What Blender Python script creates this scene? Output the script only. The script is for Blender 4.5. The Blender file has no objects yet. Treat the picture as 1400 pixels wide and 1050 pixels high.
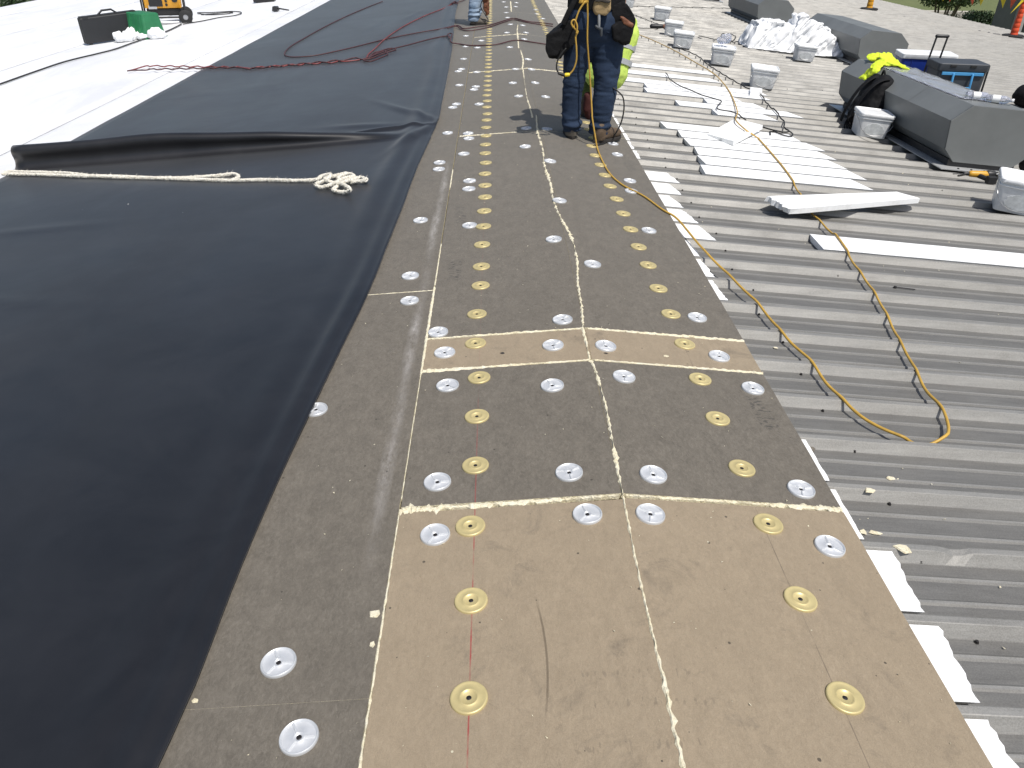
import bpy, bmesh, math, random
from mathutils import Vector, Matrix, noise
R = math.radians
random.seed(7)
S = bpy.context.scene
COL = S.collection

# ------------------------------------------------------------------ camera
PITCH, YAW, ROLL = R(31.56), R(1.82), R(1.18)
FPX = 1050.0                      # focal length in pixels of the 1400 px wide photograph
CAM = Vector((-0.398, 0.0, 1.5))  # ridge of the roof is x = 0, z = 0; y runs along it
SL = 0.084                        # roof slope, 1 in 12
_f = Vector((math.sin(YAW)*math.cos(PITCH), math.cos(YAW)*math.cos(PITCH), -math.sin(PITCH)))
_r0 = Vector((math.cos(YAW), -math.sin(YAW), 0)); _u0 = _r0.cross(_f)
_r = _r0*math.cos(ROLL) + _u0*math.sin(ROLL); _u = -_r0*math.sin(ROLL) + _u0*math.cos(ROLL)
cam = bpy.data.cameras.new('camera'); cam.sensor_width = 36; cam.lens = 36*FPX/1400
cam.clip_start = 0.05; cam.clip_end = 2000
camo = bpy.data.objects.new('camera', cam); COL.objects.link(camo)
camo.matrix_world = Matrix(((_r.x, _u.x, -_f.x, CAM.x), (_r.y, _u.y, -_f.y, CAM.y), (_r.z, _u.z, -_f.z, CAM.z), (0, 0, 0, 1)))
S.camera = camo
S.render.resolution_x, S.render.resolution_y = 1024, 768

# ------------------------------------------------------------------ sky, sun, exposure
SUN_EL, SUN_AZ = R(62), R(150)    # azimuth clockwise from +y: behind and to the right of the camera
w = bpy.data.worlds.new('World'); S.world = w; w.use_nodes = True
nt = w.node_tree; bg = nt.nodes['Background']
sky = nt.nodes.new('ShaderNodeTexSky'); sky.sky_type = 'NISHITA'; sky.sun_disc = False
sky.sun_elevation = SUN_EL; sky.sun_rotation = SUN_AZ; sky.air_density = 1.0; sky.dust_density = 2.5
nt.links.new(sky.outputs[0], bg.inputs[0]); bg.inputs[1].default_value = 0.1
sl = bpy.data.lights.new('sun', 'SUN'); sl.energy = 4.2; sl.angle = R(0.53); sl.color = (1, .965, .91)
so = bpy.data.objects.new('sun', sl); COL.objects.link(so)
sd = Vector((math.sin(SUN_AZ)*math.cos(SUN_EL), math.cos(SUN_AZ)*math.cos(SUN_EL), math.sin(SUN_EL)))
so.rotation_euler = sd.to_track_quat('Z', 'Y').to_euler(); so.location = (6, -8, 20)
S.view_settings.view_transform = 'Standard'; S.view_settings.look = 'None'
S.view_settings.exposure = 0.0; S.view_settings.gamma = 1.0

# ------------------------------------------------------------------ surveying helpers: a sight line from the
# camera station cut with a real surface (roof plane, upright plane) gives the metres of a point
def ray(px, py): return _f*FPX + _r*(px-700) - _u*(py-525)
def roof(px, py, dz=0.0, side=None):
    for s in ((1, -1) if side is None else (side,)):
        d = ray(px, py); n = Vector((s*SL, 0, 1)); t = (dz - n.dot(CAM))/n.dot(d)
        p = CAM + d*t
        if side is not None or p.x*s >= 0: return p
    return p
def at_y(px, py, Y): d = ray(px, py); return CAM + d*(Y/d.y)
def at_z(px, py, Z): d = ray(px, py); return CAM + d*((Z-CAM.z)/d.z)
def rz(x, dz=0.0): return -SL*abs(x) + dz
CREST, FLAT = -0.047, -0.083        # rib tops and panel flats below the board top plane
PER = 0.283                          # rib spacing
RIB0 = 1.985                         # y of a rib's middle

# ------------------------------------------------------------------ mesh builder
class MB:
    def __init__(s): s.v = []; s.f = []; s.m = []; s.cur = 0
    def add(s, vs, fs, mi=None):
        o = len(s.v); s.v += [tuple(v) for v in vs]
        for f in fs: s.f.append(tuple(i+o for i in f)); s.m.append(s.cur if mi is None else mi)
    def box(s, c, sz, M=None, mi=None):
        hx, hy, hz = sz[0]/2, sz[1]/2, sz[2]/2; c = Vector(c)
        vs = [Vector((x, y, z)) for z in (-hz, hz) for (x, y) in ((-hx, -hy), (hx, -hy), (hx, hy), (-hx, hy))]
        if M is not None: vs = [M @ v for v in vs]
        s.add([c+v for v in vs], [(3, 2, 1, 0), (4, 5, 6, 7), (0, 1, 5, 4), (1, 2, 6, 5), (2, 3, 7, 6), (3, 0, 4, 7)], mi)
    def hexa(s, bot, top, mi=None):
        n = len(bot)
        s.add(list(bot)+list(top), [tuple(range(n-1, -1, -1)), tuple(range(n, 2*n))] + [(i, (i+1) % n, n+(i+1) % n, n+i) for i in range(n)], mi)
    def loft(s, rings, cap=True, mi=None, closed=True):
        n = len(rings[0]); vs = [p for r in rings for p in r]; fs = []
        for i in range(len(rings)-1):
            for j in range(n if closed else n-1):
                a = i*n+j; b = i*n+(j+1) % n; fs.append((a, b, b+n, a+n))
        if cap and closed: fs.append(tuple(range(n-1, -1, -1))); k = (len(rings)-1)*n; fs.append(tuple(range(k, k+n)))
        s.add(vs, fs, mi)
    def tube(s, pts, r, n=6, mi=None, cap=True):
        pts = [Vector(p) for p in pts]; rings = []; up = None
        for i, p in enumerate(pts):
            t = (pts[min(i+1, len(pts)-1)] - pts[max(i-1, 0)])
            if t.length < 1e-9: t = Vector((0, 0, 1))
            t.normalize()
            if up is None:
                up = Vector((0, 0, 1)) if abs(t.z) < .9 else Vector((1, 0, 0))
            a = t.cross(up)
            if a.length < 1e-4: a = t.cross(Vector((1, .3, .2)))
            a.normalize(); b = a.cross(t).normalized(); up = b
            rr = r[i] if isinstance(r, (list, tuple)) else r
            rx, ry = rr if isinstance(rr, (list, tuple)) else (rr, rr)
            rings.append([p + a*(math.cos(k*2*math.pi/n)*rx) + b*(math.sin(k*2*math.pi/n)*ry) for k in range(n)])
        s.loft(rings, cap, mi)
    def limb(s, pts, rad, n=14, mi=None):
        # tapered tube with rounded ends
        pts = [Vector(p) for p in pts]
        d0 = (pts[0]-pts[1]).normalized(); d1 = (pts[-1]-pts[-2]).normalized()
        P = []; Q = []
        for c in (.98, .8, .5): P.append(pts[0]+d0*rad[0]*c); Q.append(rad[0]*math.sqrt(1-c*c))
        P += pts; Q += list(rad)
        for c in (.5, .8, .98): P.append(pts[-1]+d1*rad[-1]*c); Q.append(rad[-1]*math.sqrt(1-c*c))
        s.tube(P, Q, n, mi)
    def lathe(s, prof, n=24, c=(0, 0, 0), M=None, mi=None, cap=False):
        c = Vector(c); rings = []
        for r, z in prof:
            ring = [Vector((r*math.cos(k*2*math.pi/n), r*math.sin(k*2*math.pi/n), z)) for k in range(n)]
            if M is not None: ring = [M @ v for v in ring]
            rings.append([c+v for v in ring])
        s.loft(rings, cap, mi)
    def ellipsoid(s, c, rx, ry, rz_, n=16, m=10, mi=None):
        rings = []
        for i in range(m+1):
            t = math.pi*(i+.02)/(m+.04) - math.pi/2
            rings.append([Vector(c)+Vector((rx*math.cos(t)*math.cos(k*2*math.pi/n), ry*math.cos(t)*math.sin(k*2*math.pi/n), rz_*math.sin(t))) for k in range(n)])
        s.loft(rings, True, mi)
    def mesh(s, name):
        me = bpy.data.meshes.new(name); me.from_pydata(s.v, [], s.f)
        for p, mi in zip(me.polygons, s.m): p.material_index = mi
        me.update(); return me
    def build(s, name, mats, parent=None, smooth=False, bevel=0, loc=None, angle=35):
        me = s.mesh(name); return mkobj(name, me, mats, parent, smooth, bevel, loc, angle)
def mkobj(name, me, mats, parent=None, smooth=False, bevel=0, loc=None, angle=35):
    if not isinstance(mats, (list, tuple)): mats = [mats]
    if not me.materials:
        for m in mats: me.materials.append(m)
    if loc is not None:                     # meshes are written in world metres; move the origin to the thing's base
        L = Vector(loc); me.transform(Matrix.Translation(-L))
    o = bpy.data.objects.new(name, me); COL.objects.link(o)
    L = Vector(loc) if loc is not None else Vector((0, 0, 0))
    if parent is not None: o.parent = parent; o.location = L - wloc(parent)
    else: o.location = L
    if smooth:
        for p in me.polygons: p.use_smooth = True
        if angle < 170:
            try: me.set_sharp_from_angle(angle=R(angle))
            except Exception: pass
    if bevel:
        b = o.modifiers.new('bevel', 'BEVEL'); b.width = bevel; b.segments = 2; b.limit_method = 'ANGLE'; b.angle_limit = R(40)
    return o
def wloc(o):
    l = Vector(o.location)
    while o.parent is not None: o = o.parent; l = l + Vector(o.location)
    return l
def empty(name, loc): o = bpy.data.objects.new(name, None); COL.objects.link(o); o.location = loc; o.empty_display_size = .1; return o
def tag(o, label=None, cat=None, group=None, kind=None):
    if label: o['label'] = label
    if cat: o['category'] = cat
    if group: o['group'] = group
    if kind: o['kind'] = kind
    return o
def fuse(mb, voxel, it=6, fac=.5):
    # melt overlapping closed shapes into one continuous skin
    me = mb.mesh('tmp'); o = bpy.data.objects.new('tmp', me); COL.objects.link(o)
    m = o.modifiers.new('r', 'REMESH'); m.mode = 'VOXEL'; m.voxel_size = voxel
    if it: k = o.modifiers.new('s', 'SMOOTH'); k.iterations = it; k.factor = fac
    dg = bpy.context.evaluated_depsgraph_get(); dg.update()
    out = bpy.data.meshes.new_from_object(o.evaluated_get(dg))
    bpy.data.objects.remove(o); bpy.data.meshes.remove(me)
    return out
def displace(me, fn):
    me.update(); ns = [v.normal.copy() for v in me.vertices]
    for v, n in zip(me.vertices, ns): v.co = v.co + n*fn(v.co, n)
    me.update()
def spline(pts, step=.02):
    pts = [Vector(p) for p in pts]
    if len(pts) < 3: P = pts
    out = []
    for i in range(len(pts)-1):
        p0 = pts[max(i-1, 0)]; p1 = pts[i]; p2 = pts[i+1]; p3 = pts[min(i+2, len(pts)-1)]
        n = max(1, int((p2-p1).length/step))
        for k in range(n):
            t = k/n
            out.append(.5*((2*p1) + (p2-p0)*t + (2*p0-5*p1+4*p2-p3)*t*t + (3*p1-p0-3*p2+p3)*t**3))
    out.append(pts[-1]); return out
def nz(x, y=0., z=0.): return noise.noise(Vector((x, y, z)))
def lerp_table(t, x):
    if x <= t[0][0]: return t[0][1]
    for (a, b), (c, d) in zip(t, t[1:]):
        if x <= c:
            k = (x-a)/(c-a); k = k*k*(3-2*k); return b+(d-b)*k
    return t[-1][1]

# ------------------------------------------------------------------ materials
class NM:
    def __init__(s, name, base=(.5, .5, .5), rough=.6, metal=0., spec=.5):
        s.m = bpy.data.materials.new(name); s.m.use_nodes = True; s.t = s.m.node_tree; s.b = s.t.nodes['Principled BSDF']
        s.b.inputs['Base Color'].default_value = (*base, 1); s.b.inputs['Roughness'].default_value = rough
        s.b.inputs['Metallic'].default_value = metal; s.b.inputs['Specular IOR Level'].default_value = spec
        s.geo = None
    def n(s, t, **kw):
        x = s.t.nodes.new(t)
        for k, v in kw.items(): setattr(x, k, v)
        return x
    def l(s, a, b): s.t.links.new(a, b)
    def pos(s):
        if s.geo is None: s.geo = s.n('ShaderNodeNewGeometry')
        return s.geo.outputs['Position']
    def obj(s): return s.n('ShaderNodeTexCoord').outputs['Object']
    def noise(s, scale, detail=4, rough=.6, vec=None, stretch=None, dist=0.):
        x = s.n('ShaderNodeTexNoise'); x.inputs['Scale'].default_value = scale; x.inputs['Detail'].default_value = detail
        x.inputs['Roughness'].default_value = rough; x.inputs['Distortion'].default_value = dist
        v = vec if vec is not None else s.pos()
        if stretch:
            mp = s.n('ShaderNodeMapping'); mp.inputs['Scale'].default_value = stretch; s.l(v, mp.inputs[0]); v = mp.outputs[0]
        s.l(v, x.inputs['Vector']); return x.outputs['Fac']
    def ramp(s, fac, stops, interp='LINEAR'):
        r = s.n('ShaderNodeValToRGB'); cr = r.color_ramp; cr.interpolation = interp
        while len(cr.elements) < len(stops): cr.elements.new(.5)
        for e, (p, c) in zip(cr.elements, stops):
            e.position = p; e.color = (*c, 1) if not isinstance(c, (int, float)) else (c, c, c, 1)
        s.l(fac, r.inputs[0]); return r.outputs[0]
    def mix(s, fac, a, b, mode='MIX'):
        x = s.n('ShaderNodeMix', data_type='RGBA', blend_type=mode)
        for i, v in ((0, fac), (6, a), (7, b)):
            if isinstance(v, (int, float)): x.inputs[i].default_value = v
            elif isinstance(v, tuple): x.inputs[i].default_value = (*v, 1)
            else: s.l(v, x.inputs[i])
        return x.outputs[2]
    def math(s, op, a, b=None, c=None):
        x = s.n('ShaderNodeMath', operation=op)
        for i, v in ((0, a), (1, b), (2, c)):
            if v is None: continue
            if isinstance(v, (int, float)): x.inputs[i].default_value = v
            else: s.l(v, x.inputs[i])
        return x.outputs[0]
    def color(s, o): s.l(o, s.b.inputs['Base Color']); return s
    def rough(s, o): s.l(o, s.b.inputs['Roughness']); return s
    def bump(s, h, strength=.3, dist=.01):
        b = s.n('ShaderNodeBump'); b.inputs['Strength'].default_value = strength; b.inputs['Distance'].default_value = dist
        s.l(h, b.inputs['Height'])
        if s.b.inputs['Normal'].links: s.l(s.b.inputs['Normal'].links[0].from_socket, b.inputs['Normal'])
        s.l(b.outputs[0], s.b.inputs['Normal']); return s
    def xyz(s):
        q = s.n('ShaderNodeSeparateXYZ'); s.l(s.pos(), q.inputs[0]); return q.outputs
    def band(s, v, c, half, soft):
        # 1 inside |v-c|<half falling to 0 over soft
        d = s.math('ABSOLUTE', s.math('SUBTRACT', v, c)); mr = s.n('ShaderNodeMapRange')
        s.l(d, mr.inputs[0]); mr.inputs[1].default_value = half; mr.inputs[2].default_value = half+soft; mr.inputs[3].default_value = 1; mr.inputs[4].default_value = 0
        return mr.outputs[0]
def plain(name, base, rough=.6, metal=0., var=.12, scale=8., bump=0., bscale=60., spec=.5):
    m = NM(name, base, rough, metal, spec)
    f = m.noise(scale, 5, .65, vec=m.obj())
    lo = tuple(c*(1-var) for c in base); hi = tuple(min(1, c*(1+var)) for c in base)
    m.color(m.ramp(f, [(.3, lo), (.7, hi)]))
    if bump: m.bump(m.noise(bscale, 4, .6, vec=m.obj()), bump, .01)
    return m.m
M = {}
def board_mat(name, dark, mid, lite, tan):
    m = NM(name, mid, .85, 0, .35); x, y, z = m.xyz()
    big = m.noise(2.2, 3, .6); fib = m.noise(105, 6, .8, stretch=(1, .55, 1), dist=.8); fine = m.noise(420, 2, .6)
    c = m.ramp(fib, [(.36, dark), (.51, mid), (.66, lite)])
    c = m.mix(.45, c, m.ramp(fine, [(.3, tuple(v*.72 for v in mid)), (.7, tuple(v*1.3 for v in mid))]))
    md = m.noise(24, 5, .7, stretch=(1, .6, 1), dist=.5); c = m.mix(.28 if not tan else .16, c, m.ramp(md, [(.32, tuple(v*.5 for v in mid)), (.68, tuple(v*1.5 for v in mid))]))
    c = m.mix(m.ramp(big, [(.35, 0.), (.75, .35)]), c, tuple(v*.8 for v in mid) if not tan else tuple(v*.86 for v in mid))
    # dark flecks
    vo = m.n('ShaderNodeTexVoronoi'); vo.inputs['Scale'].default_value = 26; m.l(m.pos(), vo.inputs['Vector'])
    rnd = m.n('ShaderNodeSeparateColor'); m.l(vo.outputs['Color'], rnd.inputs[0])
    fl = m.math('MULTIPLY', m.math('LESS_THAN', vo.outputs['Distance'], m.math('MULTIPLY', rnd.outputs[1], .13)), m.math('GREATER_THAN', rnd.outputs[0], .70 if tan else .8))
    c = m.mix(m.math('MULTIPLY', fl, .75), c, (.035, .03, .025))
    # pale foam crumbs ground into the facer
    vo2 = m.n('ShaderNodeTexVoronoi'); vo2.inputs['Scale'].default_value = 19; m.l(m.pos(), vo2.inputs['Vector'])
    r2 = m.n('ShaderNodeSeparateColor'); m.l(vo2.outputs['Color'], r2.inputs[0])
    f2 = m.math('MULTIPLY', m.math('LESS_THAN', vo2.outputs['Distance'], m.math('MULTIPLY', r2.outputs[1], .06)), m.math('GREATER_THAN', r2.outputs[0], .8))
    c = m.mix(m.math('MULTIPLY', f2, .8), c, (.6, .56, .42))
    # smudges left by boots and knees
    sm = m.noise(5.5, 6, .7, dist=.8); c = m.mix(m.ramp(sm, [(.56, 0.), (.74, .5 if tan else .3)]), c, (.075, .066, .056))
    # chalk lines snapped for the plates: red on the left, graphite on the right
    brk = m.ramp(m.noise(14, 3, .6), [(.35, .15), (.6, 1.)])
    near = m.n('ShaderNodeMapRange'); m.l(y, near.inputs[0]); near.inputs[1].default_value = 1.3; near.inputs[2].default_value = 2.6; near.inputs[3].default_value = 1; near.inputs[4].default_value = .12
    red = m.math('MULTIPLY', m.math('MULTIPLY', m.band(x, -.4455, .0012, .0012), brk), near.outputs[0])
    c = m.mix(m.math('MULTIPLY', red, .85), c, (.30, .03, .035))
    gr = m.math('MULTIPLY', m.band(x, .4085, .0008, .001), brk)
    c = m.mix(m.math('MULTIPLY', gr, .6 if tan else .35), c, (.07, .055, .045))
    if tan:
        # a curved scratch
        yy = m.math('SUBTRACT', y, 1.22); cx = m.math('ADD', m.math('MULTIPLY', m.math('MULTIPLY', yy, yy), -.5), -.262)
        sc = m.math('MULTIPLY', m.band(m.math('SUBTRACT', x, cx), 0., .0016, .002), m.band(y, 1.235, .10, .09))
        c = m.mix(m.math('MULTIPLY', sc, .55), c, (.06, .045, .03))
        # rubbed-off stamped print
        pr = m.math('MULTIPLY', m.math('MULTIPLY', m.band(x, -.05, .14, .06), m.ramp(m.noise(95, 2, .5, stretch=(1, .35, 1)), [(.56, 0.), (.62, 1.)])),
                    m.math('MAXIMUM', m.band(y, 1.165, .008, .006), m.math('MAXIMUM', m.band(y, 1.09, .008, .006), m.band(y, .985, .009, .006))))
        c = m.mix(m.math('MULTIPLY', pr, .3), c, (.09, .075, .06))
    else:
        # white scuff dragged along the left-hand boards
        cxl = m.math('ADD', m.math('MULTIPLY', y, .006), -.765); wob = m.math('MULTIPLY', m.noise(1.6, 2, .5), .03)
        st = m.math('MULTIPLY', m.band(m.math('SUBTRACT', x, m.math('ADD', cxl, wob)), .0, .004, .026), m.ramp(m.noise(26, 7, .8, stretch=(1.3, .35, 1)), [(.36, .0), (.62, 1.)]))
        st = m.math('MULTIPLY', m.math('MULTIPLY', st, m.ramp(m.noise(1.9, 2, .5), [(.40, .25), (.58, 1.)])), m.band(y, 3.6, 1.5, .6))
        c = m.mix(m.math('MULTIPLY', st, .62), c, (.46, .44, .42))
        # blurred black stamps of the maker
        stp = m.math('MULTIPLY', m.ramp(m.noise(60, 1, .5, stretch=(.6, 1.5, 1)), [(.55, 0.), (.6, 1.)]),
                     m.math('MAXIMUM', m.math('MULTIPLY', m.band(x, -.585, .03, .006), m.math('MAXIMUM', m.band(y, 3.62, .11, .02), m.band(y, 4.45, .14, .02))),
                            m.math('MULTIPLY', m.band(x, .60, .03, .006), m.math('MAXIMUM', m.band(y, 2.33, .1, .02), m.band(y, 5.62, .2, .02)))))
        c = m.mix(m.math('MULTIPLY', stp, .55), c, (.03, .03, .03))
    m.b.inputs['Sheen Weight'].default_value = .5; m.b.inputs['Sheen Tint'].default_value = (1, .96, .88, 1); m.b.inputs['Sheen Roughness'].default_value = .3; m.color(c); m.bump(fib, .6, .003); m.bump(fine, .2, .001); return m.m
M['facer'] = board_mat('grey_facer', (.078, .068, .054), (.142, .126, .103), (.235, .212, .178), False)
M['tan'] = board_mat('tan_facer', (.240, .190, .130), (.290, .233, .162), (.345, .282, .202), True)
def foam_mat():
    m = NM('cream_foam', (.72, .64, .42), .8); f = m.noise(160, 4, .7); g = m.noise(18, 3, .6)
    m.color(m.mix(m.ramp(g, [(.4, 0.), (.7, .6)]), m.ramp(f, [(.3, (.58, .50, .32)), (.65, (.82, .76, .56))]), (.80, .77, .66))); m.bump(f, .8, .006); return m.m
M['foam'] = foam_mat()
def eps_mat():
    m = NM('white_eps', (.86, .87, .87), .75); v = m.n('ShaderNodeTexVoronoi'); v.inputs['Scale'].default_value = 260; m.l(m.obj(), v.inputs['Vector'])
    d = m.noise(6, 5, .7, vec=m.obj()); m.color(m.ramp(d, [(.3, (.74, .74, .73)), (.55, (.87, .88, .88))])); m.bump(v.outputs['Distance'], .35, .002); return m.m
M['eps'] = eps_mat()
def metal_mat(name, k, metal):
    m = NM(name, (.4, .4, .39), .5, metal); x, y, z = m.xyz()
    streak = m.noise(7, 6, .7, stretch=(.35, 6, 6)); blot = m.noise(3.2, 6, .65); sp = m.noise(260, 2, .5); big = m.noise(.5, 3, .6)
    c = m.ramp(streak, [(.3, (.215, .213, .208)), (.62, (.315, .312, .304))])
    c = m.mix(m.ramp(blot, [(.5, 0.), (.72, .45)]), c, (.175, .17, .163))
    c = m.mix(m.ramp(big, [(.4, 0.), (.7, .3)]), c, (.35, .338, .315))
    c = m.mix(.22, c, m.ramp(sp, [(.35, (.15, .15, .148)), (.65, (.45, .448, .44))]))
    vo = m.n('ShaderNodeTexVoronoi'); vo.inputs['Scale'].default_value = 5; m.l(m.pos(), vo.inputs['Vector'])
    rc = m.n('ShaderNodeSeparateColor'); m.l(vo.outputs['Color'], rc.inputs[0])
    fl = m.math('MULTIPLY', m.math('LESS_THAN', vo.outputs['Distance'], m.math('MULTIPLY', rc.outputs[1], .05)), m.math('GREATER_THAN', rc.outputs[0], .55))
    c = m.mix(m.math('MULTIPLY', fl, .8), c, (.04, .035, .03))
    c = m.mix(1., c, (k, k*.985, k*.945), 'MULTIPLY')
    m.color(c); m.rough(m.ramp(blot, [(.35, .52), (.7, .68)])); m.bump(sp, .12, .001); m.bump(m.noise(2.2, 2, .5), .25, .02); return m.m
M['metal'] = metal_mat('galvanised_steel_rib_lit', 1.06, .40); M['metalshade'] = metal_mat('shade_toned_steel_flat', .60, .30)  # sun-glint contrast put into the base colour: ribs brightened, flats darkened
def rubber_mat():
    m = NM('black_rubber_membrane', (.022, .023, .026), .5, 0, .5); d = m.noise(2.5, 6, .7, dist=.4); f = m.noise(300, 2, .5)
    sm = m.noise(1.1, 5, .6, stretch=(1, .5, 1), dist=.6)
    c = m.ramp(d, [(.35, (.009, .0095, .0115)), (.7, (.0165, .017, .0195))])
    vo = m.n('ShaderNodeTexVoronoi'); vo.inputs['Scale'].default_value = 4.3; m.l(m.pos(), vo.inputs['Vector'])
    rc = m.n('ShaderNodeSeparateColor'); m.l(vo.outputs['Color'], rc.inputs[0])
    fl = m.math('MULTIPLY', m.math('LESS_THAN', vo.outputs['Distance'], m.math('MULTIPLY', rc.outputs[1], .024)), m.math('GREATER_THAN', rc.outputs[0], .5))
    c = m.mix(fl, c, (.6, .6, .57)); m.color(c); m.b.inputs['Sheen Weight'].default_value = .6; m.b.inputs['Sheen Roughness'].default_value = .3; m.b.inputs['Sheen Tint'].default_value = (1, .955, .90, 1); m.rough(m.ramp(sm, [(.35, .36), (.65, .46)])); m.bump(f, .05, .0005); m.bump(m.noise(1.7, 3, .5), .12, .03); return m.m
M['rubber'] = rubber_mat()
def tpo_mat():
    m = NM('white_roof_membrane', (.8, .81, .82), .55); d = m.noise(.8, 6, .7, stretch=(1, .35, 1), dist=.5); f = m.noise(9, 5, .7)
    c = m.ramp(d, [(.35, (.68, .69, .71)), (.6, (.83, .84, .85))]); c = m.mix(m.ramp(f, [(.55, 0.), (.8, .35)]), c, (.62, .62, .62))
    m.color(c); m.bump(m.noise(1.3, 3, .5, stretch=(.5, 1.6, 1)), .3, .04); return m.m
M['tpo'] = tpo_mat()
def steel_plate(name, base, rough, metal):
    m = NM(name, base, rough, metal); f = m.noise(35, 3, .6, vec=m.obj()); inf = m.n('ShaderNodeObjectInfo')
    c = m.ramp(f, [(.3, tuple(v*.86 for v in base)), (.7, base)])
    c = m.mix(m.math('MULTIPLY', inf.outputs['Random'], .3), c, tuple(v*.75 for v in base)); m.color(c); return m.m
M['gold'] = steel_plate('gold_coated_steel', (.66, .55, .27), .42, .30)
M['zinc'] = steel_plate('zinc_steel', (.70, .715, .73), .38, .35)
M['hole'] = plain('screw_socket_black', (.012, .01, .01), .5)
M['ventgrey'] = plain('dark_grey_sheet_steel', (.165, .174, .172), .45, .0, .1, 3)
M['flange'] = plain('bare_flashing_steel', (.62, .63, .63), .4, .5)
M['yellow'] = plain('yellow_cord_jacket', (.50, .31, .055), .5, var=.2, scale=6)
M['blackcord'] = plain('black_cord_jacket', (.018, .017, .016), .55)
M['redhose'] = plain('dusty_red_hose', (.20, .05, .05), .55, var=.35, scale=3)
M['maroon'] = plain('dark_maroon_hose', (.075, .03, .032), .55, var=.3, scale=3)
def rope_mat():
    m = NM('white_fibre_rope', (.70, .67, .58), .85); f = m.noise(90, 3, .7); m.color(m.ramp(f, [(.3, (.52, .48, .38)), (.65, (.80, .78, .71))])); m.bump(f, .6, .003); return m.m
M['rope'] = rope_mat()
def denim(name, a, b):
    m = NM(name, a, .9); f = m.noise(420, 2, .6, vec=m.obj()); g = m.noise(7, 5, .65, vec=m.obj())
    m.color(m.mix(.3, m.ramp(g, [(.35, a), (.7, b)]), m.ramp(f, [(.3, tuple(v*.5 for v in a)), (.7, tuple(min(1, v*1.6) for v in b))]))); m.bump(f, .3, .001); return m.m
M['denim'] = denim('navy_denim', (.0065, .017, .042), (.017, .036, .077))
M['denim_pale'] = denim('faded_blue_denim', (.10, .17, .27), (.34, .42, .52))
M['skin'] = plain('skin', (.45, .27, .19), .5, var=.08)
M['hivis'] = plain('hi_vis_lime_fabric', (.50, .66, .12), .8, var=.12, bump=.3)
M['silver'] = plain('silver_tape', (.42, .43, .45), .4, .2)
M['olive'] = plain('green_work_cloth', (.095, .13, .03), .85, bump=.3)
M['darkred'] = plain('dark_red_cloth', (.055, .010, .008), .85)
M['shirt'] = plain('charcoal_shirt', (.05, .05, .055), .9, bump=.3)
M['greyshirt'] = plain('grey_shirt', (.25, .25, .26), .9, bump=.3)
M['hair'] = plain('dark_hair', (.02, .014, .01), .7, bump=.5, bscale=200)
M['nylon'] = plain('black_nylon', (.006, .006, .007), .75, var=.3, scale=14, bump=.4, bscale=40, spec=.25)
M['tanleather'] = plain('tan_suede', (.33, .235, .12), .85, var=.2, bump=.3)
M['brownleather'] = plain('brown_leather', (.16, .06, .028), .6, var=.3)
M['boot'] = plain('worn_brown_boot_leather', (.10, .068, .042), .7, var=.35, scale=14, bump=.3)
M['bootgrey'] = plain('dusty_grey_boot_leather', (.13, .115, .095), .75, var=.35, scale=14, bump=.3)
M['sole'] = plain('dark_boot_sole', (.035, .03, .026), .8)
def bucket_mat():
    m = NM('white_pail_plastic', (.66, .67, .67), .38); m.b.inputs['Subsurface Weight'].default_value = .15; m.b.inputs['Subsurface Radius'].default_value = (.03, .03, .03)
    d = m.noise(9, 6, .7, vec=m.obj()); m.color(m.ramp(d, [(.4, (.70, .71, .71)), (.6, (.83, .84, .84))])); return m.m
M['pail'] = bucket_mat()
M['pailsmear'] = plain('dried_adhesive_smear', (.58, .60, .60), .6, var=.25, scale=20)
M['wire'] = plain('galvanised_wire', (.4, .4, .4), .4, .8)
M['tarp'] = plain('white_sheeting', (.80, .81, .82), .6, var=.05, scale=4)
M['casebl'] = plain('black_moulded_plastic', (.016, .017, .019), .5, bump=.15, bscale=250)
M['greenpl'] = plain('green_plastic', (.025, .17, .07), .45)
M['genyellow'] = plain('yellow_enamel', (.70, .33, .02), .4)
M['blackmetal'] = plain('black_enamel', (.018, .018, .019), .45)
M['tyre'] = plain('black_tyre_rubber', (.02, .02, .02), .8)
M['galv'] = plain('bare_steel_tube', (.45, .45, .46), .35, .8)
M['blue'] = plain('royal_blue_plastic', (.012, .035, .24), .4)
M['lid'] = plain('white_cooler_plastic', (.78, .79, .79), .45)
M['coolgrey'] = plain('slate_grey_plastic', (.055, .062, .072), .55)
M['cyan'] = plain('light_blue_plastic', (.07, .30, .58), .45)
M['orange'] = plain('safety_orange_plastic', (.72, .085, .025), .5)
M['pennant_y'] = plain('yellow_pennant_vinyl', (.80, .62, .03), .5)
M['pennant_o'] = plain('orange_pennant_vinyl', (.80, .13, .05), .5)
M['drill'] = plain('tool_yellow_plastic', (.62, .33, .03), .45)
M['lime'] = plain('lime_fabric', (.60, .74, .03), .75, bump=.3)
M['concrete'] = plain('pale_concrete', (.48, .45, .40), .9, var=.1, scale=1.5)
M['wall'] = plain('grey_building_cladding', (.20, .19, .18), .8, scale=1)
M['trim'] = plain('pale_grey_column', (.32, .31, .30), .8, scale=1)
M['bark'] = plain('smooth_grey_bark', (.16, .125, .095), .85, bump=.5, bscale=14)
M['asphalt'] = plain('asphalt', (.05, .05, .052), .9, bump=.3)
def leaf_mat(name, a, b):
    m = NM(name, a, .6); i = m.noise(1.5, 4, .7); m.color(m.ramp(i, [(.35, a), (.65, b)])); return m.m
M['leaf'] = leaf_mat('tree_leaves', (.03, .06, .018), (.085, .125, .04))
M['leafdark'] = leaf_mat('hedge_leaves', (.012, .03, .01), (.04, .075, .025))
def glass_mat():
    m = NM('dark_window_glass', (.02, .025, .03), .08); return m.m
M['glass'] = glass_mat()
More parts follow.
